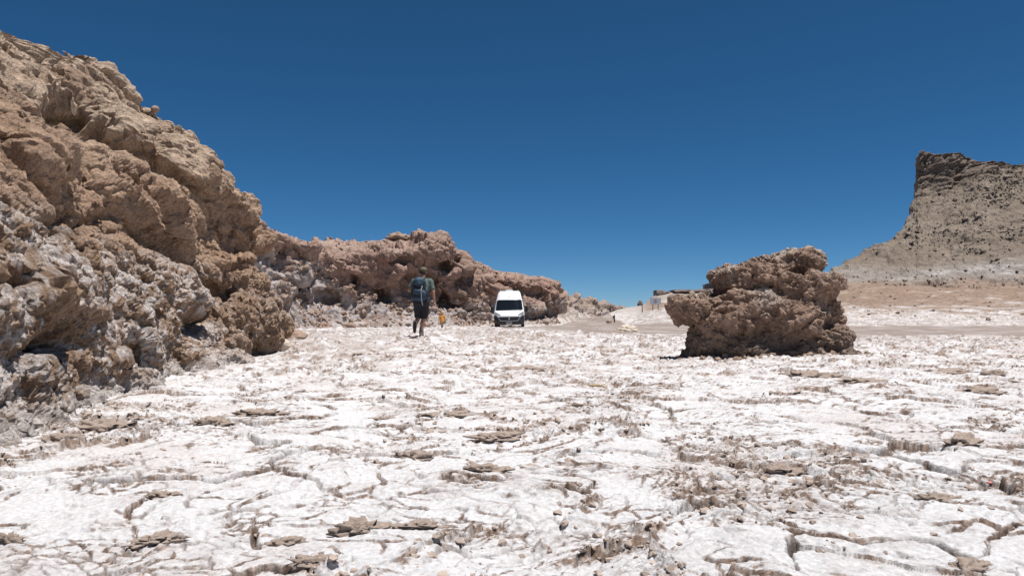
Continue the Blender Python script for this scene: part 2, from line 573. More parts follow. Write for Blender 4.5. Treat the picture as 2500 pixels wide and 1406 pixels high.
# minerals: clean white salt on the plates, brown silt where the crust is broken, steep or split, shade painted into the cracks
c = np.empty((len(x), 3), F32); c[:] = (.665, .645, .64)
mid = sstep(4, 14, y)
pk = sstep(-.05, .55, tn(x, y, .7, 0, 1.7) + .5 * fine)
c = mixc(c, (.58, .525, .50), pk * .5)
mot = sstep(.06 - .10 * mid, .34 - .10 * mid, tn(x, y, 1.5, 4, 2.1) + .45 * tn(x, y, .22, 1, 2.4) + .4 * fine)
c = mixc(c, (.42, .35, .31), mot * (.10 + .46 * mid))
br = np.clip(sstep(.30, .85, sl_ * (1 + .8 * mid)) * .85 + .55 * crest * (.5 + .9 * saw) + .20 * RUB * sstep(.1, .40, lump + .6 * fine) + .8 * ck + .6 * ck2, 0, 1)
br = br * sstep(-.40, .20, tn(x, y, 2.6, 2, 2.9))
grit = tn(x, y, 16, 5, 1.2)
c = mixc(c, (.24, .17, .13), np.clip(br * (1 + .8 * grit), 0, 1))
c = mixc(c, (.12, .085, .068), np.clip(ck + .8 * ck2 + .8 * ck3, 0, 1) * .85)  # crack mud, coloured extra dark to stand in for crevice shade
c = c * (1 + (.20 + .5 * np.clip(br, 0, 1)) * tn(x, y, 30, 5, .4))[:, None]
# soils away from the flat
streak = tn(x, y * 2.2, .2, 4, .3)
soil = sstep(71, 91, y + 22 * streak + np.clip((2500 - pxg) / 440, -1, 1) * 6) * sstep(1500, 1600, pxg)
pink = np.empty((len(x), 3), F32); pink[:] = (.25, .175, .13)
pink = mixc(pink, (.36, .285, .23), sstep(.05, .5, streak) * .6)
pink = mixc(pink, (.21, .15, .115), sstep(.1, .45, tn(x, y, .9, 5, 2.2)) * .5)
pink = pink * (1 + .3 * tn(x, y, 1.2, 5, 1.4))[:, None]
c = c * (1 - soil)[:, None] + pink * soil[:, None]
bank = sstep(52, 60, y) * (1 - soil) * sstep(1480, 1560, pxg)
wash = sstep(-.25, .30, tn(x, y * 2.4, .3, 5, 1.9))
c = mixc(c, (.60, .565, .545), bank * .6)
c = mixc(c, (.30, .24, .205), bank * wash * .75)
gmid = sstep(15, 26, y) * (1 - far) * sstep(-.25, .3, tn(x, y * 1.8, .45, 4, 3.3))
c = mixc(c, (.34, .28, .25), gmid * .6)
gl_ = np.exp(-((pxg - 830) / 160) ** 2) * np.exp(-((np.log(y) - np.log(16)) / .28) ** 2)
c = mixc(c, (.40, .335, .30), gl_ * sstep(-.35, .2, tn(x, y * 1.5, 1.1, 4, 4.3)) * .75)
valley = sstep(75, 130, y) * (1 - sstep(1480, 1600, pxg))
c = mixc(c, (.36, .29, .25), valley * .8)
c = mixc(c, (.25, .20, .17), onroad)
V = np.stack([x, y, z], 1)
Q = grid_quads(len(ys), len(us))
# plain apron behind and beside the viewpoint
ax_, ay_ = np.meshgrid(np.linspace(-70, 70, 71), np.linspace(-90, 40, 66))
az_ = terr(ax_.ravel(), np.maximum(ay_.ravel(), 1)) - .16 + .05 * fbm(np.stack([ax_.ravel(), ay_.ravel(), 0 * ax_.ravel()], 1) * .3, 3)
V2 = np.stack([ax_.ravel(), ay_.ravel(), az_], 1)
ca = np.empty((len(V2), 3), F32); ca[:] = (.70, .665, .65)
Q = np.concatenate([Q, grid_quads(66, 71) + len(V)])
V = np.concatenate([V, V2]); c = np.concatenate([c, ca])
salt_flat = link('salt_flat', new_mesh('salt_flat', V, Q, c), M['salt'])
tag(salt_flat, 'white cracked salt crust covering the flat ground', kind='structure')


def ground_z(X, Y):
    """height of the built ground near a point"""
    iy = min(max(int(np.searchsorted(ys, Y)), 1), len(ys) - 2)
    iu = min(max(int(np.searchsorted(us, X / Y)), 1), len(us) - 2)
    zz = z.reshape(len(ys), len(us))[iy - 1:iy + 2, iu - 1:iu + 2]
    return float(zz.mean())


# ------------------------------------------------------------------ dirt road
rpx = np.concatenate([np.linspace(1165, 1560, 180), np.linspace(1562, 3600, 260)])
ru = (rpx - 1250) / FPX
rv = np.linspace(0, 1, 150)
a = np.interp(rpx, *RN) - 4; b = np.interp(rpx, *RF) + 6
RY = a[None] * (b / a)[None] ** rv[:, None]
RX = ru[None] * RY
rx, ry = RX.ravel(), RY.ravel()
m = road_mask(rx, ry)
Pr = np.stack([rx, ry, 0 * rx], 1).astype(F32)
rz = terr(rx, ry) + tn(rx, ry, .04, 3, .2) * 1.0 * sstep(60, 110, ry) + .05 * sstep(-.5, 1.0, m) - .18 * sstep(.3, -1.6, m) + fbm(Pr * np.array([1.2, 3.0, 1], F32), 4) * .02
rc = np.empty((len(rx), 3), F32); rc[:] = (.25, .20, .172)
rut = sstep(0, .5, fbm(Pr * np.array([.06, .55, 1], F32) + 31, 4))
rc = mixc(rc, (.35, .295, .26), rut * .6)
rc = mixc(rc, (.52, .48, .455), sstep(.12, .42, tn(rx, ry * 1.6, .35, 4, 6.2)) * .6)
rc = mixc(rc, (.18, .14, .12), sstep(.15, .5, fbm(Pr * np.array([.25, 1.1, 1], F32) + 51, 4)) * .6)
keep = (m.reshape(RX.shape) > -2.2)
rq = grid_quads(len(rv), len(rpx))
rq = rq[keep.ravel()[rq].any(1)]
road = link('dirt_road', new_mesh('dirt_road', np.stack([rx, ry, rz], 1), rq, rc), M['road'])
tag(road, 'grey brown dirt road crossing behind the salt flat', kind='structure')


# ------------------------------------------------------------------ rock relief shared by the cliffs
RDIR = GRAD[np.arange(256)]


def rock_d(p, s, dome=.12, facet=1.0, crease=.34, seed=0.0, squash=1.35):
    """angular, creased rock relief (about -.5 .. .5) at scale s metres: tilted facets, splits between blocks, crumbling grain"""
    p = p.astype(F32)
    wv = np.stack([fbm(p / s * .9 + k * 31 + seed, 2) for k in range(3)], 1) * s * .22
    q = (p + wv) / s + seed
    q2 = q * np.array([.85, .85, squash], F32)
    q2[:, 2] += .35 * q2[:, 1]
    f1, f2, idr, off, hid = worley3(q2, True)
    k1 = sstep(0, .17, f2 - f1)
    d = k1 * (facet * (off * RDIR[hid]).sum(1) + (idr - .35) * .45) + (.5 - f1) * dome - crease * np.exp(-(f2 - f1) / .045) * sstep(-.2, .3, perlin(q * 1.3 + 7))
    g1, g2, gid, goff, ghid = worley3(q2 * 2.7 + 5, True)
    k2 = sstep(0, .18, g2 - g1)
    d += .36 * (k2 * (facet * (goff * RDIR[ghid]).sum(1) + (gid - .4) * .4) + (.5 - g1) * dome * .6 - crease * .6 * np.exp(-(g2 - g1) / .05) * sstep(-.2, .3, perlin(q * 2.3 + 17)))
    d += fbm(q * 1.1 + 50, 6, .58) * .42
    return d - .02


def relief(P, s, amp, seed=0.0, **kw):
    return (rock_d(P.reshape(-1, 3), s, seed=seed, **kw) * amp).reshape(P.shape[:2])


# ------------------------------------------------------------------ near cliff
BASE = [(.75, -.5), (.46, .0), (.26, .28), (.26, .5), (.12, 1.0), (-.16, 1.55), (-.48, 2.1), (-.74, 2.7), (-1.1, 3.3), (-1.9, 4.15), (-3.3, 5.35), (-7.0, 6.2)]
PROW = [(.15, -.5), (.0, .0), (.02, .25), (.10, .5), (.16, .95), (.02, 1.5), (-.38, 2.0), (-.50, 2.6), (-.66, 3.1), (-1.05, 4.05), (-2.4, 5.1), (-3.6, 5.9)]


def _col(X, Y, ang, k=1.0, prof=BASE):
    """profile of one station: outward offsets at its heights"""
    n = np.array([math.cos(ang), math.sin(ang)])
    return [(X + n[0] * o, Y + n[1] * o, z_ * (1 + (k - 1) * float(sstep(.5, 3.0, z_)))) for o, z_ in prof]


stations = [
    _col(-2.6, 1.0, 0.15, .8), _col(-3.05, 2.6, 0.15, .85), _col(-3.4, 4.0, .15, .9), _col(-3.75, 5.3, .15, .95), _col(-4.1, 6.6, .15),
    _col(-4.4, 7.9, .12), _col(-4.62, 9.2, .08), _col(-4.85, 10.6, .05, .98), _col(-4.98, 11.9, .0, .98), _col(-4.95, 13.2, .0, .96, PROW), _col(-4.90, 14.3, .1, .96, PROW),
    _col(-5.1, 15.2, .5, .95, PROW), _col(-5.8, 16.2, 1.0, .93, PROW), _col(-7.5, 17.2, 1.3, .85), _col(-10.5, 18.2, 1.35, .85), _col(-15, 19.3, 1.4, .85)]
C = np.array(stations).transpose(1, 0, 2)
ucols = even([.35, .5, 1, 1.2, 1.2, 1.15, 1.1, 1.0, 1.0, 1.0, 1.0, .8, .5, .3, .2], 700)
vrows = even([.4, .35, .35, .55, .6, .6, .6, .6, .7, .8, .5], 400)
P = patch(C, ucols, vrows)
N = grid_normals(P)
N0 = N
P = dents(P, N, [(170, 275, 62, 48, .35), (245, 325, 50, 34, .45), (310, 350, 40, 24, .35), (120, 560, 26, 34, .3), (165, 530, 22, 18, .25), (205, 545, 26, 14, .25), (640, 640, 26, 40, .30),
                   (545, 715, 34, 24, .28), (480, 800, 22, 40, .25), (35, 690, 40, 24, .3), (120, 840, 50, 34, .3), (560, 655, 24, 14, .2), (300, 860, 60, 24, .22), (640, 850, 40, 22, .25),
                   (430, 410, 60, 55, -.28), (400, 520, 95, 48, -.35), (600, 545, 40, 45, -.25), (540, 670, 80, 34, -.22), (590, 790, 70, 60, -.18), (60, 420, 60, 60, -.2), (90, 700, 70, 60, -.15)])
N = grid_normals(P)
P = P + N * (relief(P, 2.0, .52) * (.55 + .45 * sstep(5, 9.5, P[..., 1])))[..., None]
N = grid_normals(P)
P = dents(P, N0, [(165, 270, 58, 38, .65), (235, 318, 50, 30, .55), (305, 348, 42, 20, .45), (640, 640, 22, 36, .3), (120, 560, 24, 30, .35), (35, 690, 40, 24, .35), (560, 660, 30, 14, .25), (470, 790, 18, 34, .3), (120, 850, 60, 22, .3)])
N = grid_normals(P)
P = P + N * (relief(P, .6, .15, 3.0) * (.45 + .55 * sstep(.3, 1.1, P[..., 2])))[..., None]
N = grid_normals(P)
P = P + N * relief(P, .17, .030, 6.0)[..., None]
pf = P.reshape(-1, 3).astype(F32)
lowz = 1 - sstep(1.5, 2.1, P[..., 2])
wl1, wl2, wid = worley3(pf * 11)
d3 = fbm(pf * 16, 4, .68) * .018 + (.5 - wl1) * .016 - .02 * np.exp(-wl1 / .12) * (wid > .6)
d4 = (fbm(pf * 5 + 9, 4, .62, ridged=True) - .35) * .06 + (fbm(pf * 17 + 9, 3, .62, ridged=True) - .35) * .03
flute = (.5 - worley3(pf * np.array([3.4, 3.4, .55], F32))[0]) * .15 * sstep(.75, .30, pf[:, 2])
d3 = d3 + flute
P = P + grid_normals(P) * (d3.reshape(P.shape[:2]) + lowz * d4.reshape(P.shape[:2]))[..., None]
pf = P.reshape(-1, 3).astype(F32)
nn = grid_normals(P).reshape(-1, 3)
zz = pf[:, 2] + .35 * fbm(pf * .8, 4)
cc = np.empty((len(pf), 3), F32); cc[:] = (.53, .36, .25)
cc = mixc(cc, (.64, .495, .37), sstep(2.6, 4.0, zz) * .85)
cc = mixc(cc, (.35, .225, .155), sstep(-.05, .4, fbm(pf * 1.3 + 7, 4)) * .65)
low = 1 - sstep(1.45, 2.0, zz + .03 * (pf[:, 1] - 9))
cc = mixc(cc, (.38, .25, .165), low * .85)
saltm = low * sstep(-.04, .28, .65 * fbm(pf * 1.3 + 17, 4) + .95 * fbm(pf * 9 + 3, 4, .7) + .25 * nn[:, 2]) * (1 - .75 * sstep(10.5, 13, pf[:, 1]))
cc = mixc(cc, (.80, .72, .67), saltm * .85)
foot = 1 - sstep(.05, .34, pf[:, 2] + .35 * fbm(pf * 2.2 + 60, 4))
cc = mixc(cc, (.71, .645, .60), foot * .75)
cc *= (.98 + .19 * perlin(pf * 9) + .18 * perlin(pf * 30))[:, None]
cliff = link('rock_cliff', new_mesh('rock_cliff', pf, grid_quads(*P.shape[:2]), np.clip(cc, .02, .85), False), M['cliff'])
tag(cliff, 'tall crumbling brown and tan cliff with salt coating beside the flat', kind='structure')
CLIFF_P, CLIFF_N = P, grid_normals(P)

# ------------------------------------------------------------------ canyon wall behind the walkers
WC = [(470, 33, 530, 14), (560, 35, 560, 14), (640, 38, 574, 13), (700, 41, 588, 12), (760, 44, 598, 10), (830, 46.5, 600, 8), (900, 48, 592, 6.5), (960, 49, 583, 5), (1040, 50, 573, 4.5), (1085, 51, 576, 4),
      (1112, 52, 604, 4), (1140, 53.5, 634, 4), (1170, 55, 644, 4), (1200, 57, 658, 4.5), (1245, 58.5, 667, 4.5), (1290, 60, 676, 4.5), (1335, 61.5, 683, 4), (1362, 63, 697, 3), (1370, 66, 705, 2.5), (1366, 72, 705, 2), (1340, 82, 705, 2)]
cols = []
for k, (px, Y0, ps, sb) in enumerate(WC):
    Yc = Y0 + 1.5 + sb
    zt = CAMZ + (YH - ps) / FPX * Yc
    tl = .52 if px < 780 else .38 if px < 850 else .27 if px < 1150 else (.34 if px < 1250 else .22)
    ov = .55 if px > 780 else .0
    prof = [(Y0 - .6, -.6), (Y0 - .1, .05), (Y0 + .9, .11 * zt), (Y0 + 2.1, tl * zt), (Y0 + 2.5, (tl + .10) * zt), (Y0 + 2.5 - ov, (tl + .30) * zt), (Y0 + 2.0 - .6 * ov + .2 * (sb - 4), .80 * zt), (Yc - .3 * sb, .95 * zt), (Yc, zt), (Yc + 3, zt - .1), (Yc + 12, zt - 2.5)]
    rows = []
    for (yy, zv) in prof:
        if k < len(WC) - 3:
            rows.append(((px - 1250) / FPX * yy, yy, zv))
        else:
            rows.append(((px - 1250) / FPX * Y0 - (yy - Y0) * .9, Y0 + .25 * (yy - Y0), zv))
    cols.append(rows)
C = np.array(cols).transpose(1, 0, 2)
P = patch(C, even([.5, .9, 1, 1, 1, 1.1, 1.1, 1, 1.1, .8, .6, .6, .6, .7, .8, .8, .8, .7, .6, .4], 620), even([.2, .5, 1, 1, 1, 1, 1, 1, .6, .3], 210))
N = grid_normals(P)
P = dents(P, N, [(925, 715, 26, 26, 1.3), (1100, 735, 26, 22, 1.3), (800, 725, 26, 18, .9), (1090, 655, 30, 12, .9), (1215, 688, 14, 14, 1.0), (1245, 700, 30, 14, .9), (1315, 712, 20, 14, .8), (1130, 665, 6, 24, .9),
                   (860, 690, 14, 22, .7), (1000, 690, 14, 26, .8), (970, 640, 40, 12, .5), (1060, 690, 10, 26, .7), (740, 690, 20, 10, .5)])
N = grid_normals(P)
d1 = relief(P, 3.4, 1.25)
hfac = sstep(.06, .22, np.linspace(0, 1, P.shape[0]))[:, None] * (1 - .75 * sstep(.66, .85, np.linspace(0, 1, P.shape[0])))[:, None]
P = P + N * (d1 * hfac)[..., None]
N = grid_normals(P)
P = P + N * (relief(P, 1.1, .28, 2.0) * (.35 + .65 * hfac))[..., None]
N = grid_normals(P)
P = P + N * (relief(P, .42, .07, 4.0) * (.5 + .5 * hfac))[..., None]
pf = P.reshape(-1, 3).astype(F32)
nn = grid_normals(P).reshape(-1, 3)
cc = np.empty((len(pf), 3), F32); cc[:] = (.40, .262, .205)
cc = mixc(cc, (.27, .175, .13), sstep(-.05, .4, fbm(pf * .5 + 7, 4)) * .6)
cc = mixc(cc, (.50, .39, .32), sstep(.3, .8, nn[:, 2]) * sstep(3, 5, pf[:, 2]) * .5)
_L = sstep(880, 760, 1250 + FPX * pf[:, 0] / pf[:, 1]) * 2.3
tal = 1 - sstep(1.4 + _L, 2.6 + _L, pf[:, 2] + 1.1 * fbm(pf * .45 + 3, 4))
cc = mixc(cc, (.52, .47, .45), tal * sstep(-.3, .1, fbm(pf * 1.4 + 9, 4) + .1) * .9)
cc = mixc(cc, (.30, .21, .165), tal * sstep(.0, .4, fbm(pf * .9 + 29, 4)) * .8)
cc *= (.86 + .15 * perlin(pf * 3) + .13 * perlin(pf * 9))[:, None]
wall = link('canyon_wall', new_mesh('canyon_wall', pf, grid_quads(*P.shape[:2]), np.clip(cc, .02, .85)), M['wall'])
tag(wall, 'long eroded reddish brown rock wall with pale talus behind the van', kind='structure')
WALL_P, WALL_N = P, nn.reshape(P.shape)

# ------------------------------------------------------------------ distant ridge beyond the wall
RC = [(1300, 84, 715), (1360, 86, 720), (1388, 88, 724), (1412, 92, 736), (1440, 98, 731), (1462, 106, 743), (1480, 116, 744), (1498, 130, 750), (1520, 155, 754), (1545, 200, 757), (1570, 260, 762)]
cols = []
for px, Y0, ps in RC:
    Yc = Y0 + 9
    zt = CAMZ + (YH - ps) / FPX * Yc
    cols.append([((px - 1250) / FPX * yy, yy, zv) for yy, zv in [(Y0 - 5, -.4), (Y0 - 3, .2), (Y0, .2 + .3 * zt), (Y0 + 3, .62 * zt), (Y0 + 5, .8 * zt), (Y0 + 6.5, .95 * zt), (Yc, zt), (Yc + 5, zt - .3), (Yc + 20, zt - 3)]])
C = np.array(cols).transpose(1, 0, 2)
P = patch(C, even([1] * 10, 240), even([.3, 1, 1, 1, 1, 1, .6, .3], 80))
N = grid_normals(P)
d1 = relief(P, 3.2, 1.0)
d2 = relief(P, 1.0, .35, 3.0)
P = P + N * ((d1 + d2) * sstep(.05, .3, np.linspace(0, 1, 80))[:, None])[..., None]
pf = P.reshape(-1, 3).astype(F32)
cc = np.empty((len(pf), 3), F32); cc[:] = (.37, .285, .235)
cc = mixc(cc, (.60, .55, .52), (1 - sstep(1.2, 2.6, pf[:, 2])) * sstep(-.2, .3, fbm(pf * .5, 4)) * .8)
cc = mixc(cc, (.28, .2, .16), sstep(.1, .45, fbm(pf * .4 + 9, 4)) * .7)
ridge = link('distant_ridge', new_mesh('distant_ridge', pf, grid_quads(*P.shape[:2]), cc), M['wall'])
tag(ridge, 'low pale rocky ridge running away beyond the end of the wall', kind='structure')

# ------------------------------------------------------------------ mesa on the far side of the road
MS = [(1850, 760), (1950, 712), (2000, 676), (2030, 657), (2075, 634), (2110, 614), (2150, 597), (2185, 577), (2200, 556), (2218, 530), (2230, 498), (2236, 468), (2240, 372), (2262, 371), (2300, 375), (2340, 374), (2365, 380), (2400, 391), (2440, 397), (2480, 402), (2500, 398), (2560, 396), (2700, 400), (3000, 430), (3500, 520)]
mpx = np.concatenate([np.linspace(1850, 2225, 150), np.linspace(2226, 2248, 30), np.linspace(2249, 2520, 190), np.linspace(2525, 3500, 50)])
mtop = np.interp(mpx, [a for a, _ in MS], [b for _, b in MS])
cap = sstep(2226, 2242, mpx)
v = np.linspace(0, 1, 230)
slope_py = np.interp(mpx, [2232, 2240, 2300, 2350, 2400, 2450, 2500, 3500], [484, 462, 462, 446, 414, 408, 408, 540])      # foot of the cap cliff
SLOPE0 = 462.0
tc = np.clip((712 - mtop) / (712 - SLOPE0), .02, 1) ** (1 / .93)     # where the open slope meets the skyline left of the cap
open_ = mpx < 2236
rows_Y, rows_p = [], []
for vv in v:
    if vv < .62:            # scree
        t = vv / .62
        top = np.where(open_, SLOPE0, np.maximum(slope_py, mtop + 4))
        p_ = 712 + (top - 712) * t ** .93
        Y_ = 118 + 44 * t + np.clip(2420 - mpx, 0, 400) ** 2 * .00032 * t
    elif vv < .86:          # cap cliff
        t = (vv - .62) / .24
        p_ = top + (mtop - top) * t
        Y_ = 162 + 3.5 * t + np.clip(2420 - mpx, 0, 400) ** 2 * .00032
    else:
        t = (vv - .86) / .14
        Yt = 165.5 + np.clip(2420 - mpx, 0, 400) ** 2 * .00032
        z1 = CAMZ + (YH - mtop) / FPX * Yt
        Y_ = Yt + 40 * t
        p_ = YH - (z1 - t * 4 - CAMZ) / Y_ * FPX
    Yc = 118 + 44 * tc + np.clip(2420 - mpx, 0, 400) ** 2 * .00032 * tc
    zc_ = CAMZ + (YH - mtop) / FPX * Yc
    over = open_ & (Y_ > Yc)
    zb_ = zc_ - .12 * (Y_ - Yc) - .006 * (Y_ - Yc) ** 2
    p_ = np.where(over, YH - (zb_ - CAMZ) / Y_ * FPX, p_)
    rows_p.append(p_ * np.ones_like(mpx)); rows_Y.append(Y_ * np.ones_like(mpx))
PY, YY = np.array(rows_p), np.array(rows_Y)
P = np.stack([(mpx[None] - 1250) / FPX * YY, YY, CAMZ - (PY - YH) / FPX * YY], -1)
N = grid_normals(P)
vv = v[:, None]
capm = sstep(.56, .64, vv) * (1 - sstep(.88, .95, vv)) * cap[None]
d1 = relief(P, 6.0, 2.6)
d2 = relief(P, 1.6, .75, 3.0)
NF = N.copy()
fr = np.array([0, -1, .15]); fr = fr / np.linalg.norm(fr)
NF = NF * (1 - capm[..., None]) + fr * capm[..., None]
P = P + NF * (d1 * (.32 + .6 * capm) + d2 * (.55 + .5 * capm))[..., None]
pf = P.reshape(-1, 3).astype(F32)
cpf = np.broadcast_to(capm, P.shape[:2]).ravel()
nn = grid_normals(P).reshape(-1, 3)
cc = np.empty((len(pf), 3), F32); cc[:] = (.205, .163, .127)
cc = mixc(cc, (.255, .207, .165), sstep(-.1, .4, fbm(pf * .12, 4)) * .6)
cc = mixc(cc, (.15, .112, .09), cpf * .6)
zl = pf[:, 2] + 3.5 * fbm(pf * np.array([.06, .06, .2], F32) + 2, 4)
gl = (1 - sstep(7.6, 10.5, zl - np.clip((pf[:, 0] - 60) / 40, -1, 1.6) * 2.0))
cc = mixc(cc, (.30, .265, .24), gl * .8)
cc = mixc(cc, (.48, .45, .42), gl * sstep(.08, .5, fbm(pf * np.array([.10, .3, .9], F32) + 7, 4, .6)) * .9)
cc = mixc(cc, (.285, .20, .15), (1 - sstep(5.6, 7.6, zl)) * .9)
cc *= (1 + .15 * perlin(pf * 1.2))[:, None]
mesa = link('mesa_hill', new_mesh('mesa_hill', pf, grid_quads(*P.shape[:2]), np.clip(cc, .02, .85)), M['hill'])
tag(mesa, 'tall grey brown mesa with dark cap rock and rubble slope', kind='structure')
MESA_P, MESA_N = P, nn.reshape(P.shape)

# ------------------------------------------------------------------ far hill with dark slabs
FS = [(1500, 775), (1530, 762), (1556, 751), (1575, 742), (1588, 730), (1602, 720), (1640, 713), (1670, 712), (1740, 708), (1760, 702), (1820, 700), (1900, 705), (2000, 715), (2100, 735)]
fpx = np.linspace(1500, 2100, 220)
ftop = np.interp(fpx, [a for a, _ in FS], [b for _, b in FS])
rows = []
for t in np.linspace(0, 1, 60):
    Y_ = 215 + 75 * min(t, .8) / .8 + max(0, t - .8) * 300
    p_ = 772 + (ftop - 772) * min(t, .8) / .8
    if t > .8:
        z1 = CAMZ + (YH - ftop) / FPX * 290
        p_ = YH - (z1 - (t - .8) * 60 - CAMZ) / Y_ * FPX
    rows.append(np.stack([(fpx - 1250) / FPX * Y_, Y_ * np.ones_like(fpx), CAMZ - (p_ - YH) / FPX * Y_], -1))
P = np.array(rows)
N = grid_normals(P)
d1 = relief(P, 8, .6)
P = P + N * d1[..., None]
pf = P.reshape(-1, 3).astype(F32)
cc = np.empty((len(pf), 3), F32); cc[:] = (.36, .30, .255)
cc = mixc(cc, (.62, .57, .53), sstep(.0, .4, fbm(pf * np.array([.05, .05, .3], F32), 4)) * (1 - sstep(6, 9, pf[:, 2])) * .9)
cc = mixc(cc, (.47, .35, .28), (1 - sstep(3.0, 4.8, pf[:, 2])) * .7)
fhill = link('distant_hill', new_mesh('distant_hill', pf, grid_quads(*P.shape[:2]), cc), M['hill'])
tag(fhill, 'pale distant hill capped with dark flat slabs behind the sign', kind='structure')


def slab(name, x0, x1, t0, t1, b0, b1, Y, depth, parent, mat):
    """an irregular cap slab: photo columns x0..x1, top rows t0..t1, bottom rows b0..b1"""
    a = px2w(x0, t0, Y); b = px2w(x1, t1, Y); c_ = px2w(x0, b0, Y); d_ = px2w(x1, b1, Y)
    nu, nv = 26, 9
    ring = []
    for i in range(nu):
        t = i / (nu - 1)
        top = a * (1 - t) + b * t; bot = c_ * (1 - t) + d_ * t
        ctr = (top + bot) / 2; hz = (top - bot)[2] / 2
        for j in range(12):
            an = 2 * math.pi * j / 12
            cx, sz = math.cos(an), math.sin(an)
            e = .55
            ring.append((ctr[0], ctr[1] + depth / 2 + depth / 2 * math.copysign(abs(cx) ** e, cx), ctr[2] + hz * math.copysign(abs(sz) ** e, sz)))
    v_ = np.array(ring)
    i = np.arange(nu * 12).reshape(nu, 12)
    q = np.stack([i[:-1], i[1:], np.roll(i[1:], -1, 1), np.roll(i[:-1], -1, 1)], -1).reshape(-1, 4)
    caps = np.array([[i[0][k], i[0][k + 1], i[0][11 - k - 1], i[0][11 - k]] for k in range(5)] + [[i[-1][k], i[-1][11 - k], i[-1][11 - k - 1], i[-1][k + 1]] for k in range(5)])
    q = np.concatenate([q, caps])
    hgt = abs((a - c_)[2])
    v_ = v_ + np.stack([perlin(v_ * .5 + k * 9) for k in range(3)], 1) * hgt * .35
    return link(name, new_mesh(name, v_, q, None, False), mat, parent)


slab('cap_rock', 1605, 1645, 708, 714, 723, 716, 288, 9, fhill, M['cap'])
slab('cap_rock', 1648, 1750, 707, 704, 715, 717, 284, 18, fhill, M['cap'])
slab('cap_rock', 1741, 1850, 690, 682, 707, 712, 292, 16, fhill, M['cap'])

# ------------------------------------------------------------------ stones
def hull_mesh(name, seed, n=16, flat=(1, 1, .7), mat=None):
    r = np.random.RandomState(seed)
    p = r.normal(size=(n, 3)); p /= np.linalg.norm(p, axis=1)[:, None]
    p *= r.uniform(.75, 1.1, (n, 1)) * np.array(flat)
    bm = bmesh.new()
    for q in p:
        bm.verts.new(q)
    bmesh.ops.convex_hull(bm, input=bm.verts)
    me = bpy.data.meshes.new(name)
    for vtx in [vt for vt in bm.verts if not vt.link_faces]:
        bm.verts.remove(vtx)
    bm.to_mesh(me); bm.free()
    if mat: me.materials.append(mat)
    return me


def lump_mesh(name, seed, sub=3, flat=(1, 1, .7), rough=.45, freq=1.3, mat=None):
    bm = bmesh.new()
    bmesh.ops.create_icosphere(bm, subdivisions=sub, radius=1.0)
    p = np.array([vt.co[:] for vt in bm.verts])
    o = seed * 7.7
    d = 1 + rough * fbm(p * freq + o, 4, .6) * 1.3 + rough * .5 * (.5 - worley3(p * freq * 1.7 + o)[0])
    p = p * d[:, None] * np.array(flat)
    for vt, q in zip(bm.verts, p):
        vt.co = q
    for f_ in bm.faces: f_.smooth = True
    me = bpy.data.meshes.new(name)
    bm.to_mesh(me); bm.free()
    if mat: me.materials.append(mat)
    return me


SCREE = [hull_mesh('rock', 100 + k, 14, (1, .8, .5 + .05 * (k % 5)), M['scree']) for k in range(10)]
TALUS = [hull_mesh('rock', 200 + k, 16, (1, .85, .65), M['tan']) for k in range(8)] + [hull_mesh('rock', 230 + k, 16, (1, .85, .65), M['clod']) for k in range(4)]
SLABS = [lump_mesh('crust_slab', 340 + k, 3, (1, .6, .17), .55, 1.5, M['clod']) for k in range(8)]
CLODS = [lump_mesh('crust_clod', 300 + k, 3, (1, .62, .38 + .05 * (k % 4)), .7, 1.6, M['clod']) for k in range(10)] + [lump_mesh('crust_clod', 320 + k, 3, (1, .7, .4), .7, 1.6, M['tan']) for k in range(3)]
R = np.random.RandomState(5)


def scatter(Pg, Ng, weight, n, meshes, smin, smax, parent, name, sink=.2):
    """n separate stones on a wall or slope, children of it; returns what was placed"""
    w_ = weight.ravel().clip(0); w_ = w_ / w_.sum()
    ids = R.choice(len(w_), n, replace=False, p=w_)
    sz = np.sort(smin * (smax / smin) ** (R.rand(n) ** 2.2))[::-1]
    for k, i in enumerate(ids):
        p = Pg.reshape(-1, 3)[i]
        s = sz[k]
        link(name, meshes[R.randint(len(meshes))], None, parent, p + np.array([0, 0, s * (.5 - sink)]), R.uniform(-.5, .5, 3) + np.array([0, 0, R.uniform(0, 6.3)]), (s * R.uniform(.8, 1.3), s * R.uniform(.8, 1.2), s))


def scatter_stuff(Pg, weight, n, meshes, smin, smax, name, parent, mat):
    w_ = weight.ravel().clip(0); w_ = w_ / w_.sum()
    ids = R.choice(len(w_), n, p=w_)
    vs_, qs, off = [], [], 0
    base = []
    for me in meshes:
        co = np.empty(len(me.vertices) * 3, F32); me.vertices.foreach_get('co', co)
        me.calc_loop_triangles()
        tr = np.empty(len(me.loop_triangles) * 3, np.int32); me.loop_triangles.foreach_get('vertices', tr)
        base.append((co.reshape(-1, 3), tr.reshape(-1, 3)))
    for i in ids:
        co, tr = base[R.randint(len(base))]
        s = smin * (smax / smin) ** (R.rand() ** 2)
        a_, b_ = R.uniform(0, 6.3), R.uniform(-.5, .5)
        ca_, sa_ = math.cos(a_), math.sin(a_)
        m1 = np.array([[ca_, -sa_, 0], [sa_, ca_, 0], [0, 0, 1]]) @ np.array([[1, 0, 0], [0, math.cos(b_), -math.sin(b_)], [0, math.sin(b_), math.cos(b_)]])
        vs_.append(co @ m1.T * s + Pg.reshape(-1, 3)[i] + np.array([0, 0, .2 * s])); qs.append(tr + off); off += len(co)
    o = link(name, new_mesh(name, np.concatenate(vs_), np.concatenate(qs), None, False), mat, parent)
    tag(o, kind='stuff')
    return o


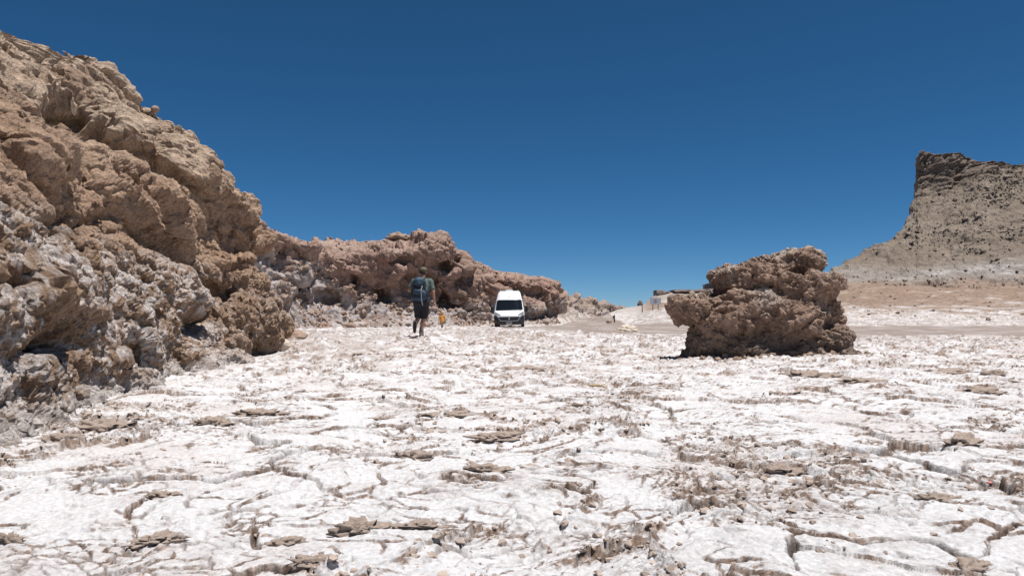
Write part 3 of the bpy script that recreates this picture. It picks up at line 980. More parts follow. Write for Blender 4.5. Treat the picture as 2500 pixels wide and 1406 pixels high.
# rubble on the mesa slope
mp, mq = w2px(MESA_P)
cell = np.abs(np.gradient(MESA_P[..., 0], axis=1) * np.gradient(MESA_P[..., 2], axis=0))
wm = cell * (mp < 2560) * (mp > 2040) * sstep(660, 560, mq) * (np.broadcast_to(v[:, None], mp.shape) < .62)
wm = wm * (.25 + sstep(-.1, .4, fbm(MESA_P.reshape(-1, 3) * .1 + 3, 3)).reshape(mp.shape))
scatter(MESA_P, MESA_N, wm, 240, SCREE, .3, .9, mesa, 'rock', .5)
scatter_stuff(MESA_P, wm, 1100, SCREE, .12, .4, 'rubble', mesa, M['scree'])
wl = cell * (mp < 2560) * (mp > 2040) * sstep(640, 690, mq) * (np.broadcast_to(v[:, None], mp.shape) < .62)
scatter_stuff(MESA_P, wl, 250, SCREE, .15, .5, 'rubble', mesa, M['scree'])
# talus along the canyon wall
wp, wq = w2px(WALL_P)
rowf = np.broadcast_to(np.linspace(0, 1, WALL_P.shape[0])[:, None], wp.shape)
cell = np.linalg.norm(np.gradient(WALL_P, axis=1), axis=2) * np.linalg.norm(np.gradient(WALL_P, axis=0), axis=2)
wt = cell * (rowf < np.where(wp < 820, .42, .36)) * (rowf > .03) * (wp > 660) * (wp < 1385)
scatter(WALL_P, WALL_N, wt, 260, TALUS, .11, .38, wall, 'rock')
scatter_stuff(WALL_P, wt, 2200, TALUS, .06, .22, 'talus_rubble', wall, M['tan'])
wt2 = cell * (rowf > .6) * (rowf < .95) * (wp > 600) * (wp < 1385)
scatter_stuff(WALL_P, wt2, 700, TALUS, .06, .22, 'talus_rubble', wall, M['tan'])

plain = ((y > 62) & (y < 128) & (pxg > 1700) & (U.ravel() < .72)).astype(float) * y
scatter_stuff(np.stack([x, y, z], 1)[None], plain[None], 500, SCREE, .05, .3, 'plain_pebbles', salt_flat, M['scree'])
# clods along the buckled crust edges
near = (np.abs(U.ravel()) < .72) & (y < 16) & (y > 1.9)
wc = RIDGE * near * (np.clip(y, 2, 9) ** 2) * (road_mask(x, y) < -2)
ids = R.choice(len(x), 280, replace=False, p=wc / wc.sum())
sz = .007 * 3.6 ** (R.rand(280) ** 1.8)
for k, i in enumerate(ids):
    s = sz[k] * (1 + .08 * y[i])
    if k % 5 == 0:
        s *= 1.5
        link('crust_slab', SLABS[R.randint(len(SLABS))], None, salt_flat, (x[i], y[i], z[i] + s * .06), (R.uniform(.05, .40), R.uniform(-.25, .25), R.uniform(-.6, .6)), (s * R.uniform(.9, 1.6), s, s))
    else:
        link('crust_clod', CLODS[R.randint(len(CLODS))], None, salt_flat, (x[i], y[i], z[i] + s * .06), (R.uniform(-.3, .3), R.uniform(-.3, .3), R.uniform(0, 6.3)), (s * R.uniform(.9, 1.5), s, s))
wc = (.25 * RUB + .7 * RIDGE + .8 * ck * (x * x > -1) + .3 * ck2) * (np.abs(U.ravel()) < .72) * (y < 26) * np.clip(y, 2, 12) ** 1.3
Gp = np.stack([x, y, z], 1)[None]
scatter_stuff(Gp, wc[None], 15000, [hull_mesh('crumb', 400 + k, 12, (1, .8, .55)) for k in range(6)], .004, .026, 'crust_crumbs', salt_flat, M['clod'])

# buckled ridges of dirty crust standing up between the plates
def ground_hit(px, py):
    Y = 3.0
    for _ in range(30):
        X_ = (px - 1250) / FPX * Y
        Y = .5 * Y + .5 * (CAMZ - terr(np.array([X_]), np.array([Y]))[0]) * FPX / (py - YH)
    return (px - 1250) / FPX * Y, Y


M['ridge'] = mat_rock('dirty_crust', 5, 26, 0.7, 0.005, 0.6, 1.35, attr=False, col=(0.33, 0.26, 0.215))
for k, (px, py, wp, hp_, rz) in enumerate([(250, 1045, 150, 42, -.2), (150, 1075, 90, 36, .5), (515, 1040, 80, 26, .1), (630, 1008, 110, 24, .15), (880, 1308, 130, 46, 0), (1020, 1305, 120, 26, .1), (1012, 1122, 80, 26, -.1), (1185, 1165, 110, 26, 0),
                                       (1215, 1075, 100, 24, .3), (2360, 1090, 130, 34, .6), (2120, 1108, 140, 22, 0), (1915, 1148, 110, 30, -.1), (2300, 1240, 90, 22, -.15), (2375, 1392, 130, 44, .3), (2400, 975, 130, 26, .4), (2330, 918, 130, 16, 0), (2430, 925, 60, 20, 0),
                                       (1985, 925, 120, 22, -.4), (1925, 920, 50, 14, 0), (2110, 945, 90, 14, -.2), (770, 1402, 110, 32, 0), (20, 1350, 60, 40, .2), (380, 1340, 110, 30, .5), (320, 1172, 80, 20, .1), (700, 1330, 80, 24, .2), (400, 1230, 90, 18, -.3), (1280, 905, 90, 10, 0), (935, 1022, 60, 10, 0), (1090, 1020, 110, 14, 0), (1420, 1000, 70, 16, -.4)]):
    X_, Y_ = ground_hit(px, py)
    hw = wp / 2 * Y_ / FPX
    hh = hp_ * Y_ / FPX
    link('crust_ridge', lump_mesh('crust_ridge', 500 + k, 4, (1, .42, 1), 1.0, 2.3, M['ridge']), None, salt_flat, (X_, Y_ + hw * .2, ground_z(X_, Y_) - hh * .06), (.15, 0, rz), (hw, hw, hh * .60))

# ------------------------------------------------------------------ lone boulder on the flat
BY = 13.2
bk = BY / FPX


def bl(px, py, rx, ry, dy, dyr, rz=0.0):
    p = px2w(px, py, BY)
    return ('e', (p[0], p[1] + dy, p[2]), (rx * bk, dyr, ry * bk))


prims = [bl(1690, 758, 58, 40, -.1, .42), bl(1745, 745, 60, 30, .1, .45), bl(1735, 830, 58, 62, -.1, .6), bl(1800, 850, 100, 50, -.35, .6), bl(1870, 830, 180, 72, .1, .95), bl(1900, 860, 140, 42, -.45, .55), bl(1850, 765, 130, 55, -.15, .8), bl(1930, 765, 110, 55, .15, .9),
         bl(1825, 685, 76, 48, .15, .62), bl(1880, 660, 60, 40, .3, .6), bl(1960, 648, 64, 38, .2, .58), bl(1950, 708, 90, 44, -.05, .75), bl(2000, 700, 48, 30, .0, .6), bl(2005, 760, 50, 56, .1, .6), bl(1985, 832, 74, 46, -.25, .62), bl(1998, 860, 52, 36, .1, .6),
         bl(1995, 890, 50, 16, -.35, .4), bl(1790, 882, 90, 18, -.6, .4), bl(1920, 892, 120, 16, -.8, .5), bl(1760, 884, 60, 16, -.7, .4), bl(1990, 888, 60, 16, -.75, .4), bl(1780, 790, 60, 40, -.35, .5), bl(1900, 800, 70, 40, -.5, .5)]
bnoise = lambda p: (-(.5 - worley3(p / .62 + 3)[0]) * .14 - fbm(p / .8 + 11, 4, .55) * .12)
v_, q_ = blob(prims, .024, .07, noise=(bnoise, .22))
for s_, a_, sd_ in ((.6, .17, 0.), (.22, .07, 5.), (.075, .025, 9.)):
    v_ = v_ + vnormals(v_, q_) * (rock_d(v_, s_, seed=sd_, squash=1.1, dome=.2) * a_)[:, None]
v_[:, 2] = np.maximum(v_[:, 2], -.3)
p_ = v_.astype(F32)
n_ = vnormals(v_, q_)
cc = np.empty((len(p_), 3), F32); cc[:] = (.43, .29, .215)
cc = mixc(cc, (.22, .145, .105), sstep(-.05, .4, fbm(p_ * 1.6 + 7, 4)) * .65)
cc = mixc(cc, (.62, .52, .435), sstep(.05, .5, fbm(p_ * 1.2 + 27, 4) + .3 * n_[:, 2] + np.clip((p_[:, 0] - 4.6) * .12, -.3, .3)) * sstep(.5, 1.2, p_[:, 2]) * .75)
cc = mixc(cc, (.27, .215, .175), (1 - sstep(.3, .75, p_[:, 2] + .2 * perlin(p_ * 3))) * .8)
cc *= (.84 + .16 * perlin(p_ * 8) + .14 * perlin(p_ * 25))[:, None]
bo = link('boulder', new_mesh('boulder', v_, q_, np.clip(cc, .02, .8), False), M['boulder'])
tag(bo, 'big knobbly brown boulder with overhanging knobs standing alone on the salt flat', 'boulder')


dm = np.exp(-(((x - 4.55) / 1.75) ** 2 + ((y - 12.95) / .95) ** 2) ** 2) * (np.abs(U.ravel()) < .72)
scatter_stuff(np.stack([x, y, z], 1)[None], dm[None], 700, TALUS, .015, .075, 'fallen_crumbs', bo, M['tan'])

# ------------------------------------------------------------------ single stones
def stone(px, py, Y, size, seed, mat, name, label, cat, rough=.3, freq=1.0, sub=4, rz=0.0, zoff=None, flat=None):
    p = px2w(px, py, Y)
    s = np.array(size)
    if zoff is not None:
        p[2] = zoff
    o = link(name, lump_mesh(name, seed, sub, (1, 1, 1), rough, freq, mat), None, None, p, (0, 0, rz), tuple(s))
    tag(o, label, cat)
    return o


def on_surf(Pg, px, py):
    """point of a built wall surface showing at that place"""
    a_, b_ = w2px(Pg)
    d = (a_ - px) ** 2 + (b_ - py) ** 2
    d = d + Pg[..., 1] * .5
    return Pg.reshape(-1, 3)[int(np.argmin(d))]


g = ground_z((1530 - 1250) / FPX * 33, 33)
stone(1530, 803, 33, (.46, .35, .23), 11, M['pale'], 'pale_rock', 'pale cream rock lying at the near edge of the dirt road', 'rock', .5, 1.4, zoff=g + .12)
g = ground_z((1508 - 1250) / FPX * 32.2, 32.2)
stone(1508, 813, 32.2, (.17, .15, .09), 12, M['clod'], 'rock', 'small dark rock touching the pale cream rock', 'rock', .4, zoff=g + .05)
g = ground_z((856 - 1250) / FPX * 44, 44)
stone(856, 790, 44, (.32, .3, .24), 13, M['tan'], 'round_stone', 'rounded tan stone at the foot of the canyon wall, across from the hiker', 'stone', .15, zoff=g + .14)
g = ground_z((1333 - 1250) / FPX * 57, 57)
stone(1333, 787, 57, (.24, .24, .2), 14, M['tan'], 'round_stone', 'rounded tan stone beside the road, just past the van', 'stone', .15, zoff=g + .2)
p = px2w(972, 580, 55)
stone(972, 580, 54, (.85, .7, .36), 15, M['tan'], 'rock', 'flat topped rock perched on the skyline of the canyon wall above the hiker', 'rock', .5, 1.3)
_a, _b = w2px(CLIFF_P)
_m = np.where((np.abs(_a - 379) < 5) & (CLIFF_P[..., 1] > 3), _b, 9e9)
_t = CLIFF_P.reshape(-1, 3)[int(np.argmin(_m))]
stone(379, 277, _t[1], (.075, .07, .065), 16, M['tan'], 'stone', 'small reddish stone perched on the skyline of the tall cliff', 'stone', .25, sub=3, zoff=_t[2] + .04)
g = ground_z((1487 - 1250) / FPX * 62, 62)
stone(1487, 781, 62, (.24, .24, .2), 17, M['tan'], 'rock', 'squat brown rock beside the dark wooden post', 'rock', .25, zoff=g + .12)
g = ground_z((705 - 1250) / FPX * 16, 16)
stone(708, 815, 18.2, (.42, .35, .2), 18, M['tan'], 'rock', 'low brown rock lying just past the end of the tall cliff', 'rock', .5, 1.4, zoff=g + .08)
g = ground_z((690 - 1250) / FPX * 14.6, 14.6)
stone(688, 850, 14.4, (.16, .14, .13), 19, M['pale'], 'rock', 'pale block at the base of the tall cliff corner', 'rock', .3, zoff=g + .08)
stone(2148, 615, 152, (2.4, 2.0, 1.6), 20, M['cap'], 'rock', 'dark jutting rock on the bare lower flank of the mesa', 'rock', .6, 1.2)
g = ground_z((1118 - 1250) / FPX * 44, 44)
stone(1160, 800, 47, (.10, .1, .06), 22, M['clod'], 'stone', 'little dark stone on the salt between the child and the van', 'stone', .3, sub=3, zoff=ground_z((1160 - 1250) / FPX * 47, 47) + .03)

# ------------------------------------------------------------------ sign and posts
M['sign'] = mat_plain('sign_paint', (.50, .52, .55), .5, var=.06, scale=6)
M['signback'] = mat_plain('sign_steel', (.4, .4, .4), .5, .6)
M['red'] = mat_plain('sign_red', (.42, .10, .10), .5)
M['ink'] = mat_plain('sign_ink', (.08, .07, .07), .6)
M['rust'] = mat_plain('rusty_steel', (.07, .045, .04), .8, var=.4, scale=30)
M['wood'] = mat_plain('dark_wood', (.055, .04, .035), .85, var=.4, scale=20, bump=.3)


def box_bm(bm, c_, h_, rot=None):
    r_ = bmesh.ops.create_cube(bm, size=1.0)
    for vt in r_['verts']:
        q = Vector((vt.co.x * 2 * h_[0], vt.co.y * 2 * h_[1], vt.co.z * 2 * h_[2]))
        if rot: q.rotate(rot)
        vt.co = q + Vector(c_)
    return r_['verts']


def box(name, c_, h_, mat, parent, bev=.0, rot=None):
    bm = bmesh.new(); box_bm(bm, c_, h_, rot)
    if bev:
        bmesh.ops.bevel(bm, geom=list(bm.edges), offset=bev, segments=2, affect='EDGES', profile=.6)
    me = bpy.data.meshes.new(name); bm.to_mesh(me); bm.free()
    return link(name, me, mat, parent)


def cyl(name, p0, p1, r, mat, parent, seg=16, r1=None):
    bm = bmesh.new()
    a_, b_ = Vector(p0), Vector(p1)
    d = b_ - a_
    bmesh.ops.create_cone(bm, cap_ends=True, segments=seg, radius1=r, radius2=r if r1 is None else r1, depth=d.length)
    qt = Vector((0, 0, 1)).rotation_difference(d.normalized())
    for vt in bm.verts:
        cc_ = vt.co.copy(); cc_.rotate(qt); vt.co = cc_ + (a_ + b_) / 2
    for f_ in bm.faces: f_.smooth = len(f_.verts) == 4
    me = bpy.data.meshes.new(name); bm.to_mesh(me); bm.free()
    return link(name, me, mat, parent)


SY = 72.0
kx = SY / FPX
sx = (1600 - 1250) * kx
sg = terr(np.array([sx]), np.array([SY]))[0]
sign = thing('warning_sign', 'pale rectangular prohibition sign on two thin posts on the salt bank', 'sign', (sx, SY, 0))
zc = CAMZ + (YH - 735) * kx
board = box('board', (0, 0, zc), (13.5 * kx, .012, 8.2 * kx), M['sign'], sign)
for dx, pb in ((-6, 768), (7, 764)):
    zb = min(CAMZ + (YH - pb) * kx, sg) - .3
    cyl('post', (dx * kx, .05, zb), (dx * kx, .05, zc + 5 * kx), .035, M['rust'], sign, 10)
bm = bmesh.new()
n = 40
ro, ri = 4.7 * kx, 3.9 * kx
vsn = [[bm.verts.new((math.cos(2 * math.pi * i / n) * r_, -.018, zc + .4 * kx + math.sin(2 * math.pi * i / n) * r_)) for i in range(n)] for r_ in (ro, ri)]
for i in range(n):
    bm.faces.new((vsn[0][i], vsn[0][(i + 1) % n], vsn[1][(i + 1) % n], vsn[1][i]))
me = bpy.data.meshes.new('prohibition_ring'); bm.to_mesh(me); bm.free()
rg = link('prohibition_ring', me, M['red'], sign)
from mathutils import Euler
box('prohibition_bar', (0, -.022, zc + .4 * kx), (4.0 * kx, .002, .38 * kx), M['red'], sign, rot=Euler((0, math.radians(45), 0)))
fv, fq = blob([('c', (0, -.017, zc - 1.0 * kx), (.1 * kx, -.017, zc + 1.4 * kx), .5 * kx, .6 * kx), ('e', (.1 * kx, -.017, zc + 2.6 * kx), (.55 * kx, .02, .55 * kx)), ('c', (0, -.017, zc - 1 * kx), (-1.0 * kx, -.017, zc - 2.6 * kx), .35 * kx, .3 * kx), ('c', (0, -.017, zc - 1 * kx), (.9 * kx, -.017, zc - 2.6 * kx), .35 * kx, .3 * kx), ('c', (.1 * kx, -.017, zc + 1.3 * kx), (1.3 * kx, -.017, zc - .2 * kx), .3 * kx, .25 * kx)], .012, .02)
fv[:, 1] = -.016 + (fv[:, 1] + .016) * .05
link('pictogram', new_mesh('pictogram', fv, fq), M['ink'], sign)
py_ = 62.0
gx = (1500 - 1250) / FPX * py_
gz = ground_z(gx, py_)
post = thing('wooden_post', 'short dark wooden post with a clamp beside the road mouth', 'post', (gx, py_, gz))
hp = CAMZ + (YH - 769) / FPX * py_ - gz
box('shaft', (0, 0, hp / 2 - .1), (.05, .05, hp / 2 + .1), M['wood'], post, .01)
box('clamp', (-.085, -.02, hp * .72), (.05, .04, .11), M['rust'], post, .01)
py_ = 84.0
gx = (1568 - 1250) / FPX * py_
gz = terr(np.array([gx]), np.array([py_]))[0]
post2 = thing('steel_post', 'thin rusty post standing alone on the slope behind the sign', 'post', (gx, py_, gz))
hp = CAMZ + (YH - 746) / FPX * py_ - gz
cyl('shaft', (0, 0, -.3), (0, 0, hp), .05, M['rust'], post2, 10)
cyl('cap', (0, 0, hp - .001), (0, 0, hp + .03), .06, M['rust'], post2, 10)
p = px2w(1563, 743, 140)
stone(1563, 744, 150, (.55, .6, .85), 33, M['cap'], 'rock', 'dark upright rock on the slope next to the thin rusty post', 'rock', .3)

# ------------------------------------------------------------------ van
VY = 49.0
vxm = (1243.5 - 1250) / FPX * VY
vz = ground_z(vxm, VY + .9) - .01
van = thing('camper_van', 'white high roofed camper van parked facing the viewer by the canyon wall', 'van', (vxm, VY, vz), math.radians(-1.0))
van.rotation_euler = (math.radians(.6), math.radians(-1.3), math.radians(-1.0))
M['white'] = mat_plain('van_white', (.80, .81, .82), .35, var=.02, scale=3, coat=.3)
_t = M['white'].node_tree
_b = _t.nodes['Principled BSDF']
_tc = _t.nodes.new('ShaderNodeTexCoord'); _sx = _t.nodes.new('ShaderNodeSeparateXYZ'); _nz = _t.nodes.new('ShaderNodeTexNoise')
_nz.inputs['Scale'].default_value = 5; _nz.inputs['Detail'].default_value = 6
_mr = _t.nodes.new('ShaderNodeMapRange'); _mr.inputs['From Min'].default_value = 1.0; _mr.inputs['From Max'].default_value = .35; _mr.inputs['To Max'].default_value = .8
_ml = _t.nodes.new('ShaderNodeMath'); _ml.operation = 'MULTIPLY'
_mx = _t.nodes.new('ShaderNodeMix'); _mx.data_type = 'RGBA'; _mx.inputs[7].default_value = (.42, .35, .29, 1)      # road dust on the lower panels
_old = _b.inputs['Base Color'].links[0].from_socket
_t.links.new(_tc.outputs['Object'], _sx.inputs[0]); _t.links.new(_tc.outputs['Object'], _nz.inputs['Vector'])
_t.links.new(_sx.outputs['Z'], _mr.inputs['Value']); _t.links.new(_mr.outputs[0], _ml.inputs[0]); _t.links.new(_nz.outputs['Fac'], _ml.inputs[1])
_t.links.new(_ml.outputs[0], _mx.inputs['Factor']); _t.links.new(_old, _mx.inputs[6]); _t.links.new(_mx.outputs[2], _b.inputs['Base Color'])
M['plastic'] = mat_plain('grey_plastic', (.038, .039, .042), .6, var=.12, scale=20)
M['black'] = mat_plain('black_plastic', (.012, .012, .013), .45)
M['glass'] = mat_plain('dark_glass', (.008, .010, .012), .06, spec=.6)
M['chrome'] = mat_plain('bright_trim', (.50, .51, .53), .3, .6)
M['lamp'] = mat_plain('lamp_lens', (.30, .32, .34), .12, .3)
M['reflector'] = mat_plain('lamp_reflector', (.75, .77, .8), .1, .8)
M['tyre'] = mat_plain('tyre_rubber', (.016, .016, .017), .9, var=.3, scale=30)
M['rim'] = mat_plain('wheel_rim', (.32, .32, .33), .4, .7)
M['plate'] = mat_plain('number_plate', (.62, .62, .60), .5)
M['seat'] = mat_plain('seat_cloth', (.09, .09, .10), .9)

ZP = [.24, .30, .40, .55, .70, .82, .90, 1.0, 1.10, 1.20, 1.40, 1.65, 1.90, 2.0, 2.12, 2.25, 2.38, 2.46, 2.52, 2.545]
YP = [.10, .04, .0, .0, .03, .08, .14, .26, .42, .62, .84, 1.10, 1.36, 1.45, 1.56, 1.68, 1.84, 1.98, 2.2, 2.55]
WZ = ([.24, .34, .5, .9, 1.2, 1.6, 1.9, 2.2, 2.40, 2.47, 2.52, 2.545], [.93, .99, 1.025, 1.02, .995, .94, .885, .82, .765, .735, .67, .58])


def vfront(x_, z_):
    w_ = np.interp(z_, *WZ)
    u_ = np.clip(np.abs(x_) / w_, 0, 1)
    return np.interp(z_, ZP, YP) + .16 * u_ ** 2 + .20 * u_ ** 7


zl_ = np.concatenate([np.linspace(.24, 1.2, 26), np.linspace(1.23, 2.4, 34), np.array([2.43, 2.46, 2.49, 2.52, 2.535, 2.545])])
uu = np.linspace(-1, 1, 29)
rings = []
for z_ in zl_:
    w_ = float(np.interp(z_, *WZ))
    ring = [(u_ * w_, float(vfront(u_ * w_, z_)), z_) for u_ in uu]
    y0 = ring[-1][1]
    ring += [(w_, y0 + (5.95 - y0) * t, z_) for t in np.linspace(.05, 1, 14)]
    ring += [(w_ * (1 - 2 * t), 5.98, z_) for t in np.linspace(.08, .92, 8)]
    ring += [(-w_, y0 + (5.95 - y0) * t, z_) for t in np.linspace(1, .05, 14)]
    rings.append(ring)
A = np.array(rings)
nr, nc = A.shape[:2]
i = np.arange(nr * nc).reshape(nr, nc)
q = np.stack([i[:-1], np.roll(i[:-1], -1, 1), np.roll(i[1:], -1, 1), i[1:]], -1).reshape(-1, 4)
bm = bmesh.new()
bv = [bm.verts.new(p_) for p_ in A.reshape(-1, 3)]
for f_ in q:
    bm.faces.new([bv[k] for k in f_]).smooth = True
bm.faces.new([bv[k] for k in i[-1]])
bm.faces.new([bv[k] for k in i[0][::-1]])
me = bpy.data.meshes.new('body'); bm.to_mesh(me); bm.free()
body = link('body', me, M['white'], van)


def panel(name, outline, off, mat, parent, nx=18, nz=8, thick=.02):
    """a panel lying on the nose of the van: rows (z, x0, x1) from the bottom up"""
    zs_ = np.linspace(outline[0][0], outline[-1][0], nz)
    x0 = np.interp(zs_, [o[0] for o in outline], [o[1] for o in outline])
    x1 = np.interp(zs_, [o[0] for o in outline], [o[2] for o in outline])
    X_ = x0[:, None] + (x1 - x0)[:, None] * np.linspace(0, 1, nx)[None]
    Z_ = np.repeat(zs_[:, None], nx, 1)
    fr_ = np.stack([X_, vfront(X_, Z_) - off, Z_], -1)
    bk_ = fr_ + np.array([0, thick + off, 0])
    v_ = np.concatenate([fr_.reshape(-1, 3), bk_.reshape(-1, 3)])
    g_ = grid_quads(nz, nx)
    n_ = nz * nx
    ii = np.arange(n_).reshape(nz, nx)
    loop = np.concatenate([ii[0], ii[1:, -1], ii[-1, -2::-1], ii[-2:0:-1, 0]])
    l2 = np.roll(loop, -1)
    q_ = np.concatenate([g_, g_[:, ::-1] + n_, np.stack([loop, loop + n_, l2 + n_, l2], 1)])
    return link(name, new_mesh(name, v_, q_, None, False), mat, parent)


panel('windscreen', [(1.2, -.80, .80), (1.23, -.90, .90), (1.84, -.83, .83), (1.88, -.80, .80), (1.9, -.74, .74)], .012, M['glass'], van, 24, 14)
panel('windscreen_seal', [(1.18, -.84, .84), (1.21, -.925, .925), (1.86, -.85, .85), (1.9, -.82, .82), (1.915, -.76, .76)], .004, M['black'], van, 24, 14)
panel('bumper', [(.22, -.93, .93), (.30, -.985, .985), (.45, -1.015, 1.015), (.56, -1.02, 1.02)], .045, M['plastic'], van, 30, 8, .06)
for s_ in (-1, 1):
    o_ = [(.50, .60, 1.012), (.60, .66, 1.02), (.80, .78, 1.015), (.86, .92, 1.005)]
    panel('bumper_corner', [(a_, min(s_ * b_, s_ * c_), max(s_ * b_, s_ * c_)) for a_, b_, c_ in o_], .028, M['plastic'], van, 10, 8)
    o_ = [(.56, .74, .96), (.66, .78, .98), (.78, .86, .97)]
    panel('lamp_recess', [(a_, min(s_ * b_, s_ * c_), max(s_ * b_, s_ * c_)) for a_, b_, c_ in o_], .036, M['black'], van, 8, 6)
    o_ = [(.86, .56, .94), (.93, .60, .985), (1.0, .72, .985), (1.06, .84, .98), (1.09, .93, .975)]
    hl = panel('headlight', [(a_, min(s_ * b_, s_ * c_), max(s_ * b_, s_ * c_)) for a_, b_, c_ in o_], .018, M['lamp'], van, 12, 8)
    o_ = [(.93, .84, .93), (.99, .84, .94), (1.02, .87, .93)]
    panel('reflector', [(a_, min(s_ * b_, s_ * c_), max(s_ * b_, s_ * c_)) for a_, b_, c_ in o_], .026, M['reflector'], hl, 5, 5)
    panel('fog_lamp', [(.33, s_ * .80 - .06, s_ * .80 + .06), (.41, s_ * .80 - .06, s_ * .80 + .06)], .055, M['black'], van, 5, 4)
    mir = blob([('b', (s_ * 1.16, .86, 1.28), (.10, .06, .19), .04), ('c', (s_ * .95, .95, 1.16), (s_ * 1.12, .88, 1.2), .03, .035)], .02, .03)
    mm = link('mirror', new_mesh('mirror', *mir), M['black'], van)
    box('mirror_glass', (s_ * 1.16, .925, 1.30), (.075, .004, .14), M['chrome'], mm, .01)
    # side door window and door seams
    box('side_window', (s_ * .945, 1.95, 1.58), (.012, .42, .24), M['glass'], van, .005, rot=Euler((0, -s_ * .16, 0)))
    for yy_ in (.95, 5.0):
        wv_, wq_ = [], []
        tyre = cyl('tyre', (s_ * .78, yy_, .34), (s_ * .99, yy_, .34), .345, M['tyre'], van, 32)
        tyre.name = 'wheel'
        cyl('rim', (s_ * .90, yy_, .34), (s_ * 1.0, yy_, .34), .21, M['rim'], tyre, 24)
panel('grille', [(.50, -.56, .56), (.60, -.62, .62), (.77, -.70, .70)], .030, M['black'], van, 20, 6)
for k in range(3):
    zc_ = .565 + k * .075
    hw = .55 + k * .04
    panel('grille_slat', [(zc_ - .012, -hw, hw), (zc_ + .012, -hw, hw)], .042, M['plastic'], van, 16, 3)
panel('grille_trim', [(.475, -.57, .57), (.51, -.60, .60)], .05, M['chrome'], van, 16, 3)
panel('grille_trim', [(.775, -.74, .74), (.815, -.80, .80)], .04, M['white'], van, 16, 3)
for s_ in (-1, 1):
    o_ = [(.475, .545, .60), (.60, .61, .66), (.80, .74, .79)]
    panel('grille_trim', [(a_, min(s_ * b_, s_ * c_), max(s_ * b_, s_ * c_)) for a_, b_, c_ in o_], .048, M['chrome'], van, 4, 8)
panel('bumper_strip', [(.425, -.70, .70), (.47, -.74, .74)], .05, M['black'], van, 16, 3)
ev, eq = blob([('e', (0, vfront(0, .645) - .05, .645), (.055, .02, .095))], .012, .02)
link('emblem', new_mesh('emblem', ev, eq), M['chrome'], van)
pl = box('number_plate', (0, -.062, .335), (.19, .006, .075), M['plate'], van)
for k in range(6):
    box('plate_character', (-.135 + k * .05 + (.012 if k > 1 else 0) + (.012 if k > 3 else 0), -.0695, .335), (.015, .0015, .04), M['plastic'], pl)
panel('bonnet_seam', [(.835, -.72, .72), (.847, -.73, .73)], .003, M['plastic'], van, 16, 3)
for xx_ in (-.5, -.17, .17, .5):
    bm = bmesh.new()
    pts = [(xx_ * (1 - .04 * k), float(vfront(xx_ * (1 - .04 * k), z_)) - .004, z_) for k, z_ in enumerate(np.linspace(2.02, 2.5, 9))]
    rows_ = [(bm.verts.new((p_[0] - .009, p_[1], p_[2])), bm.verts.new((p_[0], p_[1] - .012, p_[2])), bm.verts.new((p_[0] + .009, p_[1], p_[2]))) for p_ in pts]
    for a_, b_ in zip(rows_[:-1], rows_[1:]):
        bm.faces.new((a_[0], a_[1], b_[1], b_[0])); bm.faces.new((a_[1], a_[2], b_[2], b_[1]))
    me = bpy.data.meshes.new('roof_rib'); bm.to_mesh(me); bm.free()
    link('roof_rib', me, M['white'], van)
cyl('antenna', (0, float(vfront(0, 2.08)) - .005, 2.08), (0, float(vfront(0, 2.08)) + .02, 2.34), .022, M['black'], van, 10, .006)
box('roof_vent', (-.02, 3.4, 2.585), (.24, .26, .05), M['white'], van, .02)
box('roof_rail', (-.62, 3.9, 2.55), (.03, 1.6, .035), M['white'], van, .01)
box('roof_rail', (.62, 3.9, 2.55), (.03, 1.6, .035), M['white'], van, .01)
for s_ in (-1, 1):
    panel('wiper', [(1.21, s_ * .35 - .3, s_ * .35 + .3), (1.225, s_ * .35 - .3, s_ * .35 + .3)], .03, M['black'], van, 10, 3)

# ------------------------------------------------------------------ people
M['skin'] = mat_plain('skin', (.42, .225, .15), .6, var=.08, scale=12)
M['skinpale'] = mat_plain('skin_fair', (.55, .34, .25), .6, var=.06, scale=12)
M['shirt'] = mat_plain('sage_shirt', (.10, .135, .12), .9, var=.15, scale=25, bump=.2)
M['shorts'] = mat_plain('navy_shorts', (.012, .014, .022), .85, var=.3, scale=18)
M['cap_cloth'] = mat_plain('olive_cap', (.13, .115, .07), .9, var=.15, scale=30)
M['hair'] = mat_plain('dark_hair', (.035, .025, .02), .8)
M['boot'] = mat_plain('hiking_boot', (.13, .105, .09), .8, var=.25, scale=30)
M['sole'] = mat_plain('boot_sole', (.03, .027, .026), .9, var=.3, scale=40)
M['packblue'] = mat_plain('pack_blue', (.020, .050, .085), .7, var=.3, scale=14, bump=.3)
M['packdark'] = mat_plain('pack_navy', (.010, .014, .028), .75, var=.3, scale=14, bump=.3)
M['strap'] = mat_plain('pack_strap', (.35, .37, .38), .8)
M['yellow'] = mat_plain('yellow_shirt', (.60, .27, .045), .85, var=.2, scale=10)
M['blond'] = mat_plain('blond_hair', (.45, .23, .10), .8, var=.2, scale=30)
M['sock'] = mat_plain('grey_sock', (.25, .22, .2), .9)


